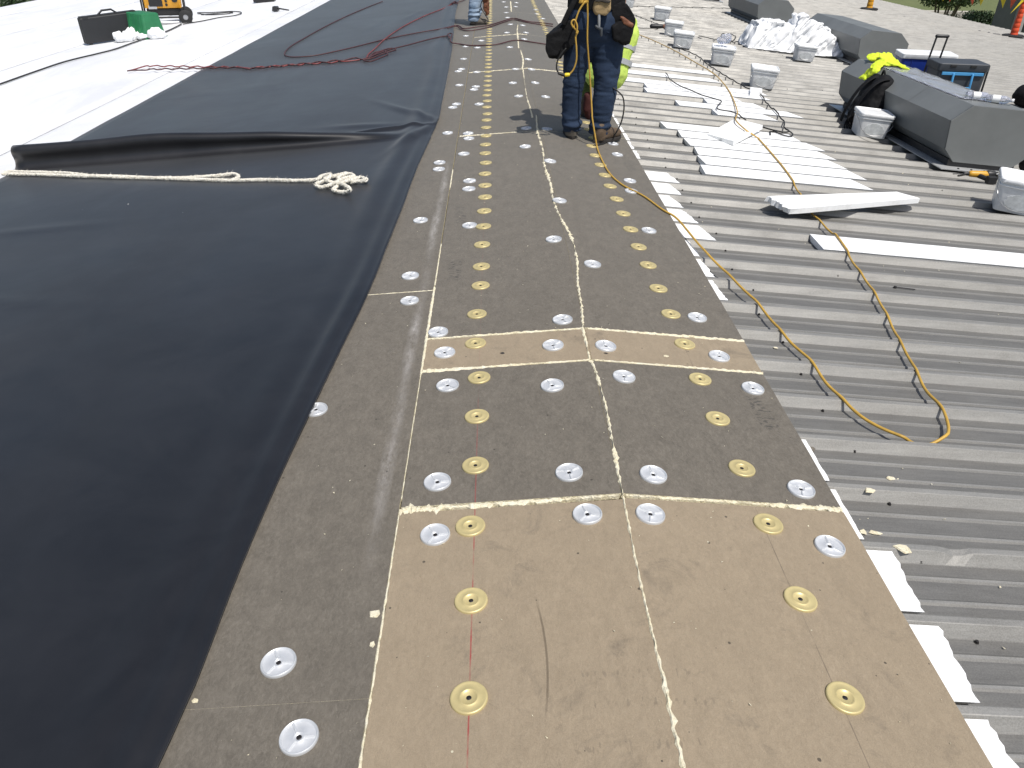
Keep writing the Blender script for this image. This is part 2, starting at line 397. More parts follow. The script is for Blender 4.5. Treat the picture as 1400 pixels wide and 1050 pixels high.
def lawn_mat():
    m = NM('mown_lawn', (.09, .12, .035), .95); a = m.noise(.06, 5, .6); b = m.noise(3, 5, .7)
    c = m.ramp(a, [(.35, (.085, .115, .035)), (.65, (.16, .175, .07))]); m.color(m.mix(.4, c, m.ramp(b, [(.3, (.05, .075, .02)), (.7, (.15, .17, .06))]))); m.bump(b, .5, .05); return m.m
M['lawn'] = lawn_mat()
def clear_mat():
    m = NM('clear_plastic', (.8, .82, .9), .12); m.b.inputs['Transmission Weight'].default_value = .75; m.b.inputs['IOR'].default_value = 1.2; return m.m
M['clear'] = clear_mat()

# ================================================================== SETTING
EAVE = 16.0; Y0, Y1 = -1.2, 46.0
GZ = -5.6
g = MB(); g.add([(-500, -300, GZ), (500, -300, GZ), (500, 900, GZ), (-500, 900, GZ)], [(0, 1, 2, 3)])
tag(g.build('ground', M['lawn']), kind='structure')
b = MB()    # the building that carries the roof
b.box((0, (Y0+Y1)/2, (GZ+rz(EAVE)-.25)/2), (2*EAVE-.3, Y1-Y0-.3, rz(EAVE)-.25-GZ))
b.hexa([(-EAVE+.1, Y0+.1, rz(EAVE)-.2), (EAVE-.1, Y0+.1, rz(EAVE)-.2), (EAVE-.1, Y1-.1, rz(EAVE)-.2), (-EAVE+.1, Y1-.1, rz(EAVE)-.2)],
       [(-.3, Y0+.1, -.16), (.3, Y0+.1, -.16), (.3, Y1-.1, -.16), (-.3, Y1-.1, -.16)])
tag(b.build('building_walls', M['wall']), kind='structure')

# --- corrugated steel roof, one object per panel of three ribs
mr = tag(empty('metal_roof', (0, 0, 0)), kind='structure')
RH = CREST-FLAT
def profile():
    pr = []
    for k in range(3):
        o = k*PER
        pr += [(o-.037, 0), (o-.034, .001), (o-.0135, RH-.001), (o-.0105, RH), (o+.0105, RH), (o+.0135, RH-.001), (o+.034, .001), (o+.037, 0)]
        for mm in (.335, .665):
            c = o+PER*mm; pr += [(c-.013, 0), (c-.005, .0035), (c+.005, .0035), (c+.013, 0)]
    pr += [(3*PER-.0375, 0), (3*PER-.0375, -.0008)]
    return pr
PR = profile()
def panel_mesh(xs, dents, name):
    mb = MB(); n = len(PR); vs = []; fs = []
    for x in xs:
        for (yy, zz) in PR:
            h = zz
            for dx, dk, dr in dents:
                if abs(yy-dk*PER) < .03 and zz > .02: h -= .016*math.exp(-((x-dx)/dr)**2)*(1.0 if yy < dk*PER else .7)
            h += .0012*nz(x*1.7, yy*3+7) if 0 < x < 15.9 else 0
            vs.append((x, yy, FLAT+h-SL*x))
    for i in range(len(xs)-1):
        for j in range(n-1): a = i*n+j; fs.append((a, a+n, a+n+1, a+1))
    mb.add(vs, fs)
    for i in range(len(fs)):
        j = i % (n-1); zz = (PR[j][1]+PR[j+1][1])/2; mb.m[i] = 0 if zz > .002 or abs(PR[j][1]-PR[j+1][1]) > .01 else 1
    return mb.mesh(name)
coarse = [.05+k*.75 for k in range(22)]; coarse[-1] = EAVE
fine = [.05, .4] + [.5+k*.03 for k in range(50)] + [2.2+k*.8 for k in range(17)] + [EAVE]
me_c = panel_mesh(coarse, [], 'roof_panel'); me_f = panel_mesh(fine, [(1.02, 2, .035), (1.35, 1, .05)], 'roof_panel')
kpan = 0
y = RIB0 - 12*PER
while y < Y1:
    near = abs(y+PER*2-(RIB0-PER)) < .02
    o = mkobj('roof_panel', me_f if near else me_c, [M['metal'], M['metalshade']], mr, smooth=False, loc=None); o.location = (0, y, 0)
    y += 3*PER; kpan += 1
sc = MB()
hexp = [(.007, 0), (.007, .002), (.0048, .002), (.0048, .007), (.002, .0075)]
for i in range(-3, 120):
    for j, xx in enumerate((.95, 2.45, 3.95, 5.45, 6.95, 8.45, 9.95, 11.5, 13.0, 14.6)):
        if (i+j) % 2 and i > 30: continue
        yy = RIB0+i*PER+PER*(.14 if j % 2 else .86)+random.uniform(-.012, .012); X = xx+random.uniform(-.05, .05)
        if yy > 34: continue
        sc.lathe(hexp, 6, (X, yy, rz(X, FLAT+.0005)), cap=True)
tag(sc.build('roof_screw_heads', M['hole'], mr), kind='stuff')
gt = MB(); gt.box((EAVE+.06, (Y0+Y1)/2, rz(EAVE, FLAT)-.08), (.12, Y1-Y0, .13)); tag(gt.build('eave_trim', M['metal'], mr))

# --- white membrane over the left slope, one object per sheet
wr = tag(empty('white_roof', (0, 0, 0)), kind='structure')
def sheet(xa, xb, za, zb, name):
    mb = MB(); n = 24; vs = []; fs = []
    ys = [3+.6*k for k in range(72)]; ys = [Y0+.3]+ys
    m = 14
    for yv in ys:
        for i in range(m+1):
            t = i/m; x = xa+(xb-xa)*t
            e = .05*nz(yv*.23, xa) if i in (m,) else 0
            vs.append((x+e, yv, rz(x, za+(zb-za)*t) + .006*nz(x*.9, yv*.5, 3)+.003*nz(x*2.3, yv*1.7, 8)))
    for i in range(len(ys)-1):
        for j in range(m): a = i*(m+1)+j; fs.append((a, a+1, a+m+2, a+m+1))
    mb.add(vs, fs); o = mb.build(name, M['tpo'], wr, smooth=True, angle=180)
    s = o.modifiers.new('thickness', 'SOLIDIFY'); s.thickness = .003; s.offset = -1
    return o
edges = [-16.05, -13.9, -10.9, -7.9, -4.86, -1.95]
for i in range(5):
    sheet(edges[i], edges[i+1]+(.15 if i < 4 else 0), -.010+(.002 if i < 0 else 0), -.004 if i < 4 else -.012, 'membrane_sheet')

# --- cover boards along the ridge
TH = .042
dk = tag(empty('cover_board_deck', (0, 0, 0)), kind='structure')
boards = []
def board(xa, xb, ya, yb, mat, label=None):
    mb = MB(); n = max(2, int((yb-ya)/.12)); vs = []; fs = []
    xm = [xa+(xb-xa)*k/6 for k in range(7)]
    top = []
    def P(x, yv, dz): return (x, yv, rz(x, dz))
    ys = [ya+(yb-ya)*k/n for k in range(n+1)]
    rows = []
    for yv in ys:
        row = []
        for i, x in enumerate(xm):
            ex = (.0018*nz(yv*14, x*9) if i in (0, 6) else 0); ey = .002*nz(x*16, yv*5) if yv in (ys[0], ys[-1]) else 0
            row.append((x+ex, yv+ey))
        rows.append(row)
    for dz in (0, -TH):
        for row in rows:
            for (x, yv) in row: vs.append(P(x, yv, dz + (.0009*nz(x*2.5, yv*2.5) if dz == 0 else 0)))
    m = 7; N = len(rows)*m
    for i in range(len(rows)-1):
        for j in range(6):
            a = i*m+j; fs.append((a, a+1, a+m+1, a+m)); fs.append((N+a, N+a+m, N+a+m+1, N+a+1))
    for i in range(len(rows)-1):
        a = i*m; fs.append((a, a+m, N+a+m, N+a)); a = i*m+6; fs.append((a+m, a, N+a, N+a+m))
    for j in range(6):
        a = j; fs.append((a+1, a, N+a, N+a+1)); a = (len(rows)-1)*m+j; fs.append((a, a+1, N+a+1, N+a))
    mb.add(vs, fs)
    nf = len(fs); top_n = (len(rows)-1)*6*2
    for i in range(top_n, nf): mb.m[i] = 1
    o = mb.build('cover_board', [mat, M['foam']], dk)
    if label: o['label'] = label
    boards.append((xa, xb, ya, yb, o)); return o
G = .0006
YA, YB, YC = 1.80, 2.625, 2.895
for s in (-1, 1):
    X = (-.672, -G) if s < 0 else (G, .69)
    board(*X, -.6, YA-(.018 if s < 0 else .012), M['tan'], 'tan paper-faced board')
    board(*X, YA+.010, YB-.006, M['facer'])
    board(*X, YB+.008, YC-.008, M['tan'], 'narrow tan filler strip')
    ys = [YC+.006, 6.36, 9.25, 12.1, 15.0, 17.9, 20.8, 23.7, 26.6, 29.5, 32.4, 36]
    for a, c in zip(ys, ys[1:]): board(*X, a+.003, c-.003, M['facer'])
ys = [-.6, 1.14, 3.39, 5.75, 8.2, 10.6, 13, 15.5, 18, 20.5, 23, 26, 29, 33]
for a, c in zip(ys, ys[1:]): board(-1.89, -.678, a+.0002, c-.0002, M['facer'])

# torn foam showing in the joints
def foam_joint(pts, wid, lift=.002, step=.009, jit=.5, name='foam_joint'):
    P = spline(pts, step); n = len(P); mb = MB(); rings = []
    for i, p in enumerate(P):
        t = (P[min(i+1, n-1)]-P[max(i-1, 0)]); t.z = 0; t.normalize(); a = Vector((t.y, -t.x, 0))
        k = i/(n-1)*(len(wid)-1); j = min(int(k), len(wid)-2); wv = wid[j]+(wid[j+1]-wid[j])*(k-j)
        g1 = nz(p.x*38+3, p.y*38, 1)+.6*nz(p.x*95, p.y*95, 2); g2 = nz(p.x*38, p.y*38+8, 7)+.6*nz(p.x*95, p.y*95, 9); gap = nz(p.x*9, p.y*9, 4)
        gap = 1 if jit < .7 or gap > -.28 else .35
        w1 = gap*wv*max(.06, .42+jit*(.55*g1+.25*random.uniform(-.5, .6))); w2 = gap*wv*max(.06, .42+jit*(.55*g2+.25*random.uniform(-.5, .6))); h = lift+random.uniform(0, .45)*min(wv, .012)
        ring = []
        for off, dz in ((-w1, -.012), (-w1*.95, lift*.4), (-w1*.3, h), (w2*.4, h*random.uniform(.5, 1.1)), (w2, lift*.3), (w2, -.012)):
            q = p+a*off; ring.append((q.x, q.y, rz(q.x, dz)))
        rings.append(ring)
    mb.loft(rings, True); return mb.build(name, M['foam'], dk)
def px_line(pp, dz=0): return [roof(a, c, dz) for a, c in pp]
ridge = [(940, 1075), (925, 1010), (905, 920), (888, 850), (870, 770), (852, 680)]
foam_joint(px_line(ridge), [.011, .013, .008, .007, .009, .007], jit=.9)
foam_joint(px_line([(852, 679), (845, 645), (835, 590), (824, 540), (812, 502), (807, 493)]), [.013, .014, .009, .013, .012], jit=1.1)
foam_joint(px_line([(806, 492), (797, 450)]), [.010, .014], jit=.7)
foam_joint(px_line([(797, 450), (795, 420), (790, 385), (788, 350), (779, 320), (765, 295), (757, 275), (752, 250), (744, 225), (742, 205), (735, 183)]), [.013, .010, .017, .011, .019, .012, .017], jit=1.2)
foam_joint(px_line([(735, 183), (734, 170), (733, 158)]), [.018, .012], jit=.8)
foam_joint(px_line([(728, 161), (724, 145), (720, 132), (717, 112), (715, 95)]), [.018, .01, .004, .016], jit=.9)
foam_joint(px_line([(714, 95), (715, 82), (712, 70), (711, 68)]), [.016, .02, .01], jit=.9)
foam_joint(px_line([(709, 66), (708, 52), (707, 42), (708, 34)]), [.015, .02, .01], jit=.9)
for pp in ([(699, 16), (698, 2)],): foam_joint(px_line(pp), [.02, .02], jit=.9)
foam_joint([Vector((-.672, YA-.006, 0)), Vector((-.35, YA-.004, 0)), Vector((-.01, YA, 0))], [.036, .019, .008], jit=1., step=.006)
foam_joint([Vector((.01, YA, 0)), Vector((.3, YA, 0)), Vector((.69, YA, 0))], [.005, .012, .027], jit=1., step=.006)
foam_joint([Vector((-.672, YB, 0)), Vector((-.35, YB, 0)), Vector((-.01, YB, 0))], [.030, .013, .007], jit=.7)
foam_joint([Vector((.01, YB, 0)), Vector((.3, YB, 0)), Vector((.69, YB, 0))], [.006, .010, .018], jit=.6)
foam_joint([Vector((-.672, YC, 0)), Vector((-.35, YC, 0)), Vector((-.01, YC, 0))], [.006, .013, .007], jit=1.)
foam_joint([Vector((.01, YC, 0)), Vector((.3, YC, 0)), Vector((.69, YC, 0))], [.010, .020, .020], jit=.8)
XS = -.675
foam_joint([Vector((XS, -.4, 0)), Vector((XS, .9, 0)), Vector((XS, 1.8, 0))], [.006, .008, .005], jit=.6, lift=.001)
foam_joint([Vector((XS, 1.85, 0)), Vector((XS, 2.6, 0))], [.003, .004], jit=.6, lift=.0005)
foam_joint([Vector((XS, 2.6, 0)), Vector((XS, 3.0, 0)), Vector((XS, 3.42, 0))], [.010, .015, .012], jit=.3, lift=.001)
foam_joint([Vector((XS, 3.45, 0)), Vector((XS, 4.0, 0))], [.009, .006], jit=.4, lift=.001)
foam_joint([Vector((XS, 5.0, 0)), Vector((XS, 5.42, 0))], [.009, .009], jit=.4, lift=.001)
foam_joint([Vector((-1.05, 3.39, 0)), Vector((-.68, 3.39, 0))], [.003, .006], jit=.5, lift=.001)
foam_joint([Vector((-.66, 6.36, 0)), Vector((-.2, 6.36, 0))], [.02, .006], jit=1.)
foam_joint([Vector((-.66, 9.25, 0)), Vector((-.3, 9.25, 0)), Vector((.1, 9.25, 0)), Vector((.42, 9.25, 0))], [.025, .016, .03, .012], jit=1.1)
foam_joint([Vector((-.66, 12.1, 0)), Vector((.1, 12.1, 0))], [.008, .014], jit=1.)

# fastener plates
def plate_mesh(kind):
    mb = MB()
    if kind == 'gold':
        mb.lathe([(.0440, -.0025), (.0440, .0016), (.0425, .0040), (.0400, .0046), (.0375, .0036), (.0240, .0034), (.0222, .0048), (.0200, .0052), (.0180, .0036), (.0150, .0014), (.0075, .0010), (.0062, .0004)], 36)
    else:
        mb.lathe([(.0440, -.0025), (.0440, .0014), (.0432, .0050), (.0418, .0062), (.0400, .0056), (.0376, .0012), (.0345, .0006), (.0150, .0010), (.0125, .0034), (.0100, .0034), (.0075, .0010), (.0062, .0004)], 36)
        for k in range(3):
            a = k*2*math.pi/3; Mx = Matrix.Rotation(a, 3, 'Z')
            mb.hexa([Mx @ Vector(v) for v in ((.011, -.0034, .0004), (.038, -.0034, .0004), (.038, .0034, .0004), (.011, .0034, .0004))],
                    [Mx @ Vector(v) for v in ((.0115, -.0013, .0060), (.0385, -.0013, .0060), (.0385, .0013, .0060), (.0115, .0013, .0060))])
    mb.lathe([(.0064, .0005), (.0052, .0013), (.0001, .0013)], 10, mi=1)
    return mb.mesh('fastener_plate')
PG, PW = plate_mesh('gold'), plate_mesh('white')
for me, mm in ((PG, M['gold']), (PW, M['zinc'])):
    me.materials.append(mm); me.materials.append(M['hole'])
    for p in me.polygons: p.use_smooth = True
    me.set_sharp_from_angle(angle=R(50))
def plate(p, gold):
    par = dk
    for xa, xb, ya, yb, o in boards:
        if xa-.01 <= p.x <= xb+.01 and ya-.02 <= p.y <= yb+.02: par = o; break
    o = bpy.data.objects.new('fastener_plate', PG if gold else PW); COL.objects.link(o); o.parent = par
    s = 1 if p.x >= 0 else -1
    o.location = (p.x, p.y, rz(p.x, .0022))
    o.rotation_euler = (random.uniform(-.008, .008), s*math.atan(SL)+random.uniform(-.008, .008), 0 if gold else random.uniform(0, 6.28))
    o.rotation_mode = 'ZYX'   # spin first, then lay on the slope
GL = [(641, 955), (644, 822), (643, 720), (650, 637), (652, 570), (655, 517), (650, 470), (652, 430), (657, 391), (658, 365), (659, 335), (661, 310), (662, 289), (663, 270), (663, 254), (663, 238), (664, 223)]
GR = [(1155, 955), (1094, 820), (1050, 717), (1014, 641), (981, 573), (957, 519), (936, 471), (917, 430), (900, 395), (886, 363), (873, 338), (862, 314), (852, 292.5), (843, 272.7), (834, 255), (827, 240), (821, 226), (814, 213), (809, 200)]
for q in GL: plate(roof(*q), True)
for q in GR: plate(roof(*q), True)
plate(Vector((-.445, .80, 0)), True); plate(Vector((.408, .79, 0)), True)
yy = roof(664, 223).y+.262
while yy < 20: plate(Vector((-.448+.012*nz(yy*3), yy+random.uniform(-.02, .02), 0)), True); yy += .263
yy = roof(809, 200).y+.262
while yy < 20: plate(Vector((.41+.012*nz(yy*3, 5), yy+random.uniform(-.02, .02), 0)), True); yy += .263
WH = [(381, 907), (409, 1009), (595, 732), (803, 704), (889, 704), (1134, 748), (598, 660), (778, 647), (893, 650), (1095, 670), (432, 561), (612, 528), (755, 528), (853, 516), (1029, 532), (608, 483), (756, 473), (828, 474), (983, 488), (599, 455), (769, 438), (953, 435), (560, 412), (561, 378), (575, 302), (642, 309), (757, 328), (810, 362), (887, 316), (642, 248), (641, 259), (634, 211), (601, 223), (600, 232), (765, 275), (752, 221), (718, 201), (844, 212), (861, 248), (863, 262),
      (648, 123), (624, 143), (619, 147.5), (655, 143), (612, 182.5), (640, 183), (641, 190), (709, 132), (746, 133), (719.5, 176), (748, 177),
      (637, 49.5), (658, 56), (636.6, 64), (652.6, 65.6), (633.7, 81), (631, 95), (626.5, 98), (652, 99), (628, 117), (650.5, 119), (693, 45), (719, 45), (697.6, 33.7), (714.6, 35), (697, 65), (716.7, 54), (722, 81.6), (705, 95), (726.6, 95.4), (701, 114), (731.7, 113.8), (688.6, 3), (706, 4), (692, 10), (705, 9.4), (692, 17.6), (693.8, 24.4), (732, 13.5), (734, 19.5), (742, 25.7), (838, 197)]
for q in WH: plate(roof(*q), False)

# ================================================================== BLACK MEMBRANE
XR = [(p.y, p.x) for p in spline([Vector((-1.12, -1, 0)), Vector((-1.12, .5, 0))]+[Vector((roof(a, c, .008, -1).x, roof(a, c, .008, -1).y, 0)) for a, c in ((215, 1050), (270, 930), (365, 700), (465, 480), (515, 375), (562, 254), (585, 200), (600, 160), (611, 110), (619, 60), (625, 10))]+[Vector((-1.1, 24, 0)), Vector((-1.1, 40, 0))], .1)]
def mem_edge(Y): return lerp_table(XR, Y) + .002*nz(Y*3.1)
FOLD = 6.22
prof = [(0, 0), (.05, .006), (.085, .03), (.10, .065), (.098, .10), (.088, .135), (.088, .165), (.105, .19), (.14, .20), (.175, .185), (.21, .145), (.25, .09), (.31, .035), (.40, .005), (.46, 0)]
pv = []
yv = -.6
while yv < FOLD-.01: pv.append((yv, None)); yv += .05 if yv > .3 else .3
fp = spline([Vector((0, a, c)) for a, c in prof], .012)
yb = FOLD+prof[-1][0]
rows = [(a, 0, 0, 0) for a, _ in pv]+[(FOLD, p.y, p.z, .46*i/(len(fp)-1)) for i, p in enumerate(fp)]
yv = yb+.03
while yv < 34: rows.append((yv, 0, 0, 0)); yv += .05 if yv < 9 else .22
XLM = -4.24
us = [k/40 for k in range(28)]+[.7+.3*k/60 for k in range(61)]
WR = [  # soft creases: x, y, direction, length, width, height
    (-1.28, 6.72, R(8), .42, .045, .028), (-1.16, 7.35, R(122), .7, .05, .022), (-1.55, 6.95, R(172), .35, .06, .012), (-1.02, 6.45, R(70), .5, .05, .02),
    (-2.9, 3.6, R(165), .35, .05, .006), (-3.6, 2.8, R(10), .4, .05, .006), (-2.2, 2.2, R(150), .5, .07, .006), (-3.1, 9.2, R(15), .8, .06, .008), (-2.0, 11, R(30), .9, .08, .01), (-2.4, 14.5, R(85), .8, .06, .012), (-1.9, 15.5, R(80), .9, .06, .012), (-3.3, 4.7, R(5), .5, .05, .006)]
mb = MB(); vs = []
for (y0, dy, dz, lin) in rows:
    for u in us:
        Y = y0+dy
        x1 = mem_edge(Y); x = XLM + .015*nz(Y*.8, 4) + (x1-XLM)*u
        amp = 1.0 if u < .35 else max(0., 1-((u-.35)/.60)**1.6)
        amp *= .92+.12*nz(u*5, 2)
        kk = min(1, amp*1.6); Yd = y0+dy if y0 != FOLD else FOLD + dy*kk + lin*(1-kk) + .10*(u-.3)
        if dy == 0 and y0 < FOLD and y0 > FOLD-1.5: Yd = y0+.10*(u-.3)*max(0, 1-(FOLD-y0)/1.5)
        if dy == 0 and y0 > FOLD and y0 < FOLD+2: Yd = y0+.10*(u-.3)*max(0, 1-(y0-yb)/1.54)
        h = dz*amp
        d = x1-x
        h += .034*math.exp(-((d-.20-.06*nz(Y*.5, 9))/.07)**2)*max(0, nz(Y*.4, 1)*.8+.5)*min(1, .22+max(0, (Y-2.2))*.35)
        h += .018*math.exp(-((d-.07)/.035)**2)*(.5+.5*nz(Y*.5, 20))
        h += .012*math.exp(-(d/.02)**2)*(.6+.6*nz(Y*1.1, 30))
        h += .010*math.exp(-((Y-FOLD+.9)/.5)**2)*amp
        for (cx, cy, a, L, wd, hh) in WR:
            ex, ey = x-cx, Yd-cy
            if abs(ex) > 1.6 or abs(ey) > 1.6: continue
            s_ = ex*math.cos(a)+ey*math.sin(a); t_ = -ex*math.sin(a)+ey*math.cos(a)
            h += hh*math.exp(-(s_/L)**2*1.5-(t_/wd)**2)
        h += .003*nz(x*1.3, Y*.9)+.0015*nz(x*3.1, Y*2.3, 5)
        vs.append((x, Yd, rz(x, .0075+max(h, -.002))))
nu = len(us); fs = []
for i in range(len(rows)-1):
    for j in range(nu-1): a = i*nu+j; fs.append((a, a+1, a+nu+1, a+nu))
mb.add(vs, fs); mem = mb.build('rubber_membrane', M['rubber'], smooth=True, angle=180)
sm = mem.modifiers.new('thickness', 'SOLIDIFY'); sm.thickness = .0022; sm.offset = 1
tag(mem, 'wide black rubber roofing sheet unrolled beside the ridge boards with a standing fold', 'roofing sheet')
def mem_pt(px, py, dz=.02): return roof(px, py, dz, -1)

# white rope: three twisted strands
def rope(name, pts, r, mat, label, cat, pitch=.05):
    P = spline(pts, .008); mb = MB()
    for k in range(3):
        L = 0; q = []
        for i, p in enumerate(P):
            t = (P[min(i+1, len(P)-1)]-P[max(i-1, 0)]); t = t.normalized() if t.length > 1e-6 else Vector((1, 0, 0))
            a = t.cross(Vector((0, 0, 1))); a = a.normalized() if a.length > 1e-3 else Vector((0, 1, 0)); b_ = a.cross(t)
            if i: L += (p-P[i-1]).length
            ph = L/pitch*2*math.pi+k*2.094
            q.append(p+(a*math.cos(ph)+b_*math.sin(ph))*r*.62+Vector((nz(L*60, k), nz(L*60, k+5), nz(L*60, k+9)))*r*.35)
        mb.tube(q, r*.52, 5)
        for f_ in range(len(q)//7):
            p0 = random.choice(q); d_ = Vector((random.uniform(-1, 1), random.uniform(-1, 1), random.uniform(0, 1)))*r*1.7; mb.tube([p0, p0+d_*.6, p0+d_], [.0013, .001, .0004], 3)
    o = mb.build(name, mat, None, smooth=True, loc=P[0]); return tag(o, label, cat)
RD = .026
rp = [(12, 238), (60, 239), (110, 241), (150, 241), (220, 244), (280, 246), (320, 247), (360, 246), (400, 247), (430, 246)]
r2 = [(12, 235), (40, 235.5), (90, 237), (130, 241), (180, 243), (240, 243.5), (290, 241), (318, 238), (326, 242), (318, 246)]
pts = [mem_pt(a, c, RD) for a, c in r2[::-1]] + [mem_pt(4, 238, RD)] + [mem_pt(a, c, RD) for a, c in rp]
kn = []
random.seed(21)
for (a, c) in [(440, 241), (452, 239), (446, 246), (432, 252), (440, 256), (458, 250), (470, 244), (484, 241), (476, 238), (462, 243), (470, 249), (490, 248), (501, 246), (492, 243), (478, 246), (462, 254), (456, 260), (470, 263), (478, 259), (468, 252), (452, 249), (444, 245), (460, 240), (474, 237)]:
    kn.append(mem_pt(a, c, RD+random.uniform(0, .03)))
rope('braided_rope', pts+kn, .0135, M['rope'], 'frayed white twisted rope with a tangled end lying along the membrane fold', 'rope')

# hoses on the membrane
def cable(name, pts, r, mat, label, cat, group=None, step=.03, wob=0, n=6):
    P = spline(pts, step)
    if wob: P = [p+Vector((wob*nz(p.x*3+5, p.y*3), wob*nz(p.x*3, p.y*3+9), 0)) for p in P]
    mb = MB(); mb.tube(P, r, n); o = mb.build(name, mat, None, smooth=True, loc=P[0], angle=180); return tag(o, label, cat, group)
def on_left(px, py, dz):     # over boards or membrane
    return roof(px, py, dz)
HR = .009; H0 = .024
random.seed(4)
pp = []
tw = lambda a0, a1, y0_, y1_, n, amp, ph: [(a0+(a1-a0)*i/n, y0_+(y1_-y0_)*i/n + amp*math.sin(i*1.7+ph)) for i in range(n+1)]
L1 = [(174, 97), (183, 95)]+tw(200, 330, 90, 92, 26, .9, 0)+tw(340, 470, 93, 84, 22, 1.0, .5)+[(490, 82), (500, 80), (504, 74), (512, 67), (528, 52), (552, 36), (580, 22), (605, 12), (623, 3)]
L2 = [(174, 97), (183, 96)]+tw(200, 330, 95, 92, 26, .9, 2)+tw(340, 470, 94, 82, 22, 1.0, 2.6)+[(485, 79), (495, 81), (507, 77), (520, 70), (534, 66), (541, 68), (528, 72), (510, 79), (497, 82), (506, 84), (520, 79), (530, 74), (524, 70), (512, 72), (504, 79), (515, 74), (536, 67), (560, 61), (590, 53), (612, 49)]
cable('air_hose', [on_left(a, c, H0) for a, c in L1], HR, M['redhose'], 'dusty red air hose twisted in a pair and running away across the black membrane', 'hose')
cable('air_hose', [on_left(a, c, H0+.008) for a, c in L2]+[on_left(614, 52, .05), on_left(612, 47, .05), on_left(618, 46, .05), on_left(616, 57, .05), on_left(628, 60, .016), on_left(641, 62, .016), on_left(660, 62, .016), on_left(680, 60.5, .016), on_left(705, 55, .016), on_left(730, 58, .016), on_left(750, 61, .016)], HR, M['maroon'], 'dark maroon air hose knotted at the membrane edge and crossing the boards behind the worker', 'hose')
L3 = [(523, 2), (500, 11), (470, 24), (440, 39), (415, 53), (397, 64), (389, 73), (393, 77), (405, 78), (430, 76), (460, 70), (490, 63), (530, 53), (570, 45), (605, 39), (622, 35), (629, 36), (634, 39), (650, 37), (670, 34), (690, 28), (703, 25), (720, 29), (740, 31), (756, 33)]
cable('air_hose', [on_left(a, c, H0 if a < 622 else .016) for a, c in L3], HR, M['maroon'], 'slack loop of maroon hose swinging wide over the black membrane', 'hose')
L4 = [(628, 3), (633, 1), (640, -3)]
cable('air_hose', [on_left(615, 6, .03), on_left(622, 2, .05), on_left(626, 5, .05), on_left(618, 4, .04), on_left(630, 2, .03), on_left(640, -3, .02)], HR, M['maroon'], 'short knotted hose end on the edge of the black membrane', 'hose')
L5 = [(612, 38.5), (624, 36), (630, 40), (640, 42), (655, 40), (672, 36), (690, 30), (703, 27), (722, 31), (756, 36)]
cable('air_hose', [on_left(a, c, .034 if a < 625 else .014) for a, c in L5], HR*.9, M['maroon'], 'thin second hose lying close beside the loop across the boards', 'hose')

# ================================================================== FOAM STRIPS ON THE STEEL ROOF
def flat_mid(k): return RIB0+(k+.5)*PER
def flat_index(Y): return round((Y-RIB0)/PER-.5)
def strip_mesh(xa, xb, k, top=.008, jag=(0, 0), wide=.127, name='foam_strip', seed=0):
    # a filler strip cut to sit in one flat of the panel
    rnd = random.Random(seed); cy = flat_mid(k); mb = MB(); n = max(2, min(40, int((xb-xa)/.06)))
    cs = [(-.100, FLAT+.003), (.100, FLAT+.003), (wide, CREST+top), (-wide, CREST+top)]
    rings = []
    for i in range(n+1):
        t = i/n; ring = []
        for (dy, dz) in cs:
            x = xa+(xb-xa)*t
            if i == 0: x += jag[0]*rnd.uniform(-1, 1) + .03*dy/.12*jag[0]*6
            if i == n: x += jag[1]*rnd.uniform(-1, 1) - (dy/.12)*jag[1]
            ring.append((x, cy+dy+rnd.uniform(-.0015, .0015), rz(x, dz)))
        rings.append(ring)
    mb.loft(rings, True); return mb
STRIPS = []
def strip(xa, xb, k, label, group=None, jag=(.006, .02), top=.008, seed=0):
    STRIPS.append((xa, xb, k))
    mb = strip_mesh(xa, xb, k, top, jag, seed=seed)
    o = mb.build('foam_strip', M['eps'], None, loc=((xa+xb)/2, flat_mid(k), rz((xa+xb)/2, FLAT)), bevel=.002)
    return tag(o, label, 'foam strip', group)
GS = 'white foam filler strips laid in the roof flats'
k0 = flat_index(5.75)
rowsB = [(970, 243, 1203, 270), (967, 229, 1194, 256), (958, 214, 1168, 243), (945, 201, 1146, 226), (936, 191, 1131, 213), (914, 181, 1105, 203)]
for i, (a, b_, c, d) in enumerate(rowsB):
    k = k0+i; xa = roof(a, b_, CREST, 1).x; xb = roof(c, d, CREST, 1).x
    lab = ['white foam strip under the yellow cord, end strip of its block beside the skewed board', 'white foam strip second in the block crossed by the yellow cord', 'white foam strip third in the block crossed by the yellow cord',
           'white foam strip fourth in the block crossed by the yellow cord', 'white foam strip with a ragged end beside the tilted foam board', 'white foam strip partly covered by the tilted foam board'][i]
    strip(xa, xb, k, lab, GS, seed=i+3, jag=(.012, .03))
# farther block, towards the workers
ORD_F = ['plain', 'short', 'clean', 'narrow', 'straight', 'thin']
rowsC = [(981, 157, 1060, 166), (932, 147, 1095, 163), (960, 134, 1040, 147), (888, 131, 1010, 137), (882, 118, 1035, 128), (800, 107, 1030, 119), (847, 99, 980, 113), (855, 89, 972, 101)]
labC = ['short white foam strip beside the black cord kink', 'white foam strip reaching farthest downslope past the black cord', 'short white foam strip between longer strips under the black cord', 'white foam strip with a broken end and crumbs beside it', 'white foam strip running under both cords toward the square pail', 'long white foam strip starting behind the standing worker', 'narrow white foam strip beyond the cords, second last of its block', 'last white foam strip of the block, toward the row of pails']
ycs = [8.15, 8.45, 8.75, 8.95, 9.3, 9.65, 10.1, 10.65]
used = set()
for i, (a, b_, c, d) in enumerate(rowsC):
    Y = roof((a+c)/2, (b_+d)/2, CREST, 1).y; k = flat_index(Y)
    while k in used: k += 1
    used.add(k)
    strip(roof(a, b_, CREST, 1).x, roof(c, d, CREST, 1).x, k, labC[i], GS, seed=30+i, jag=(.012, .03))
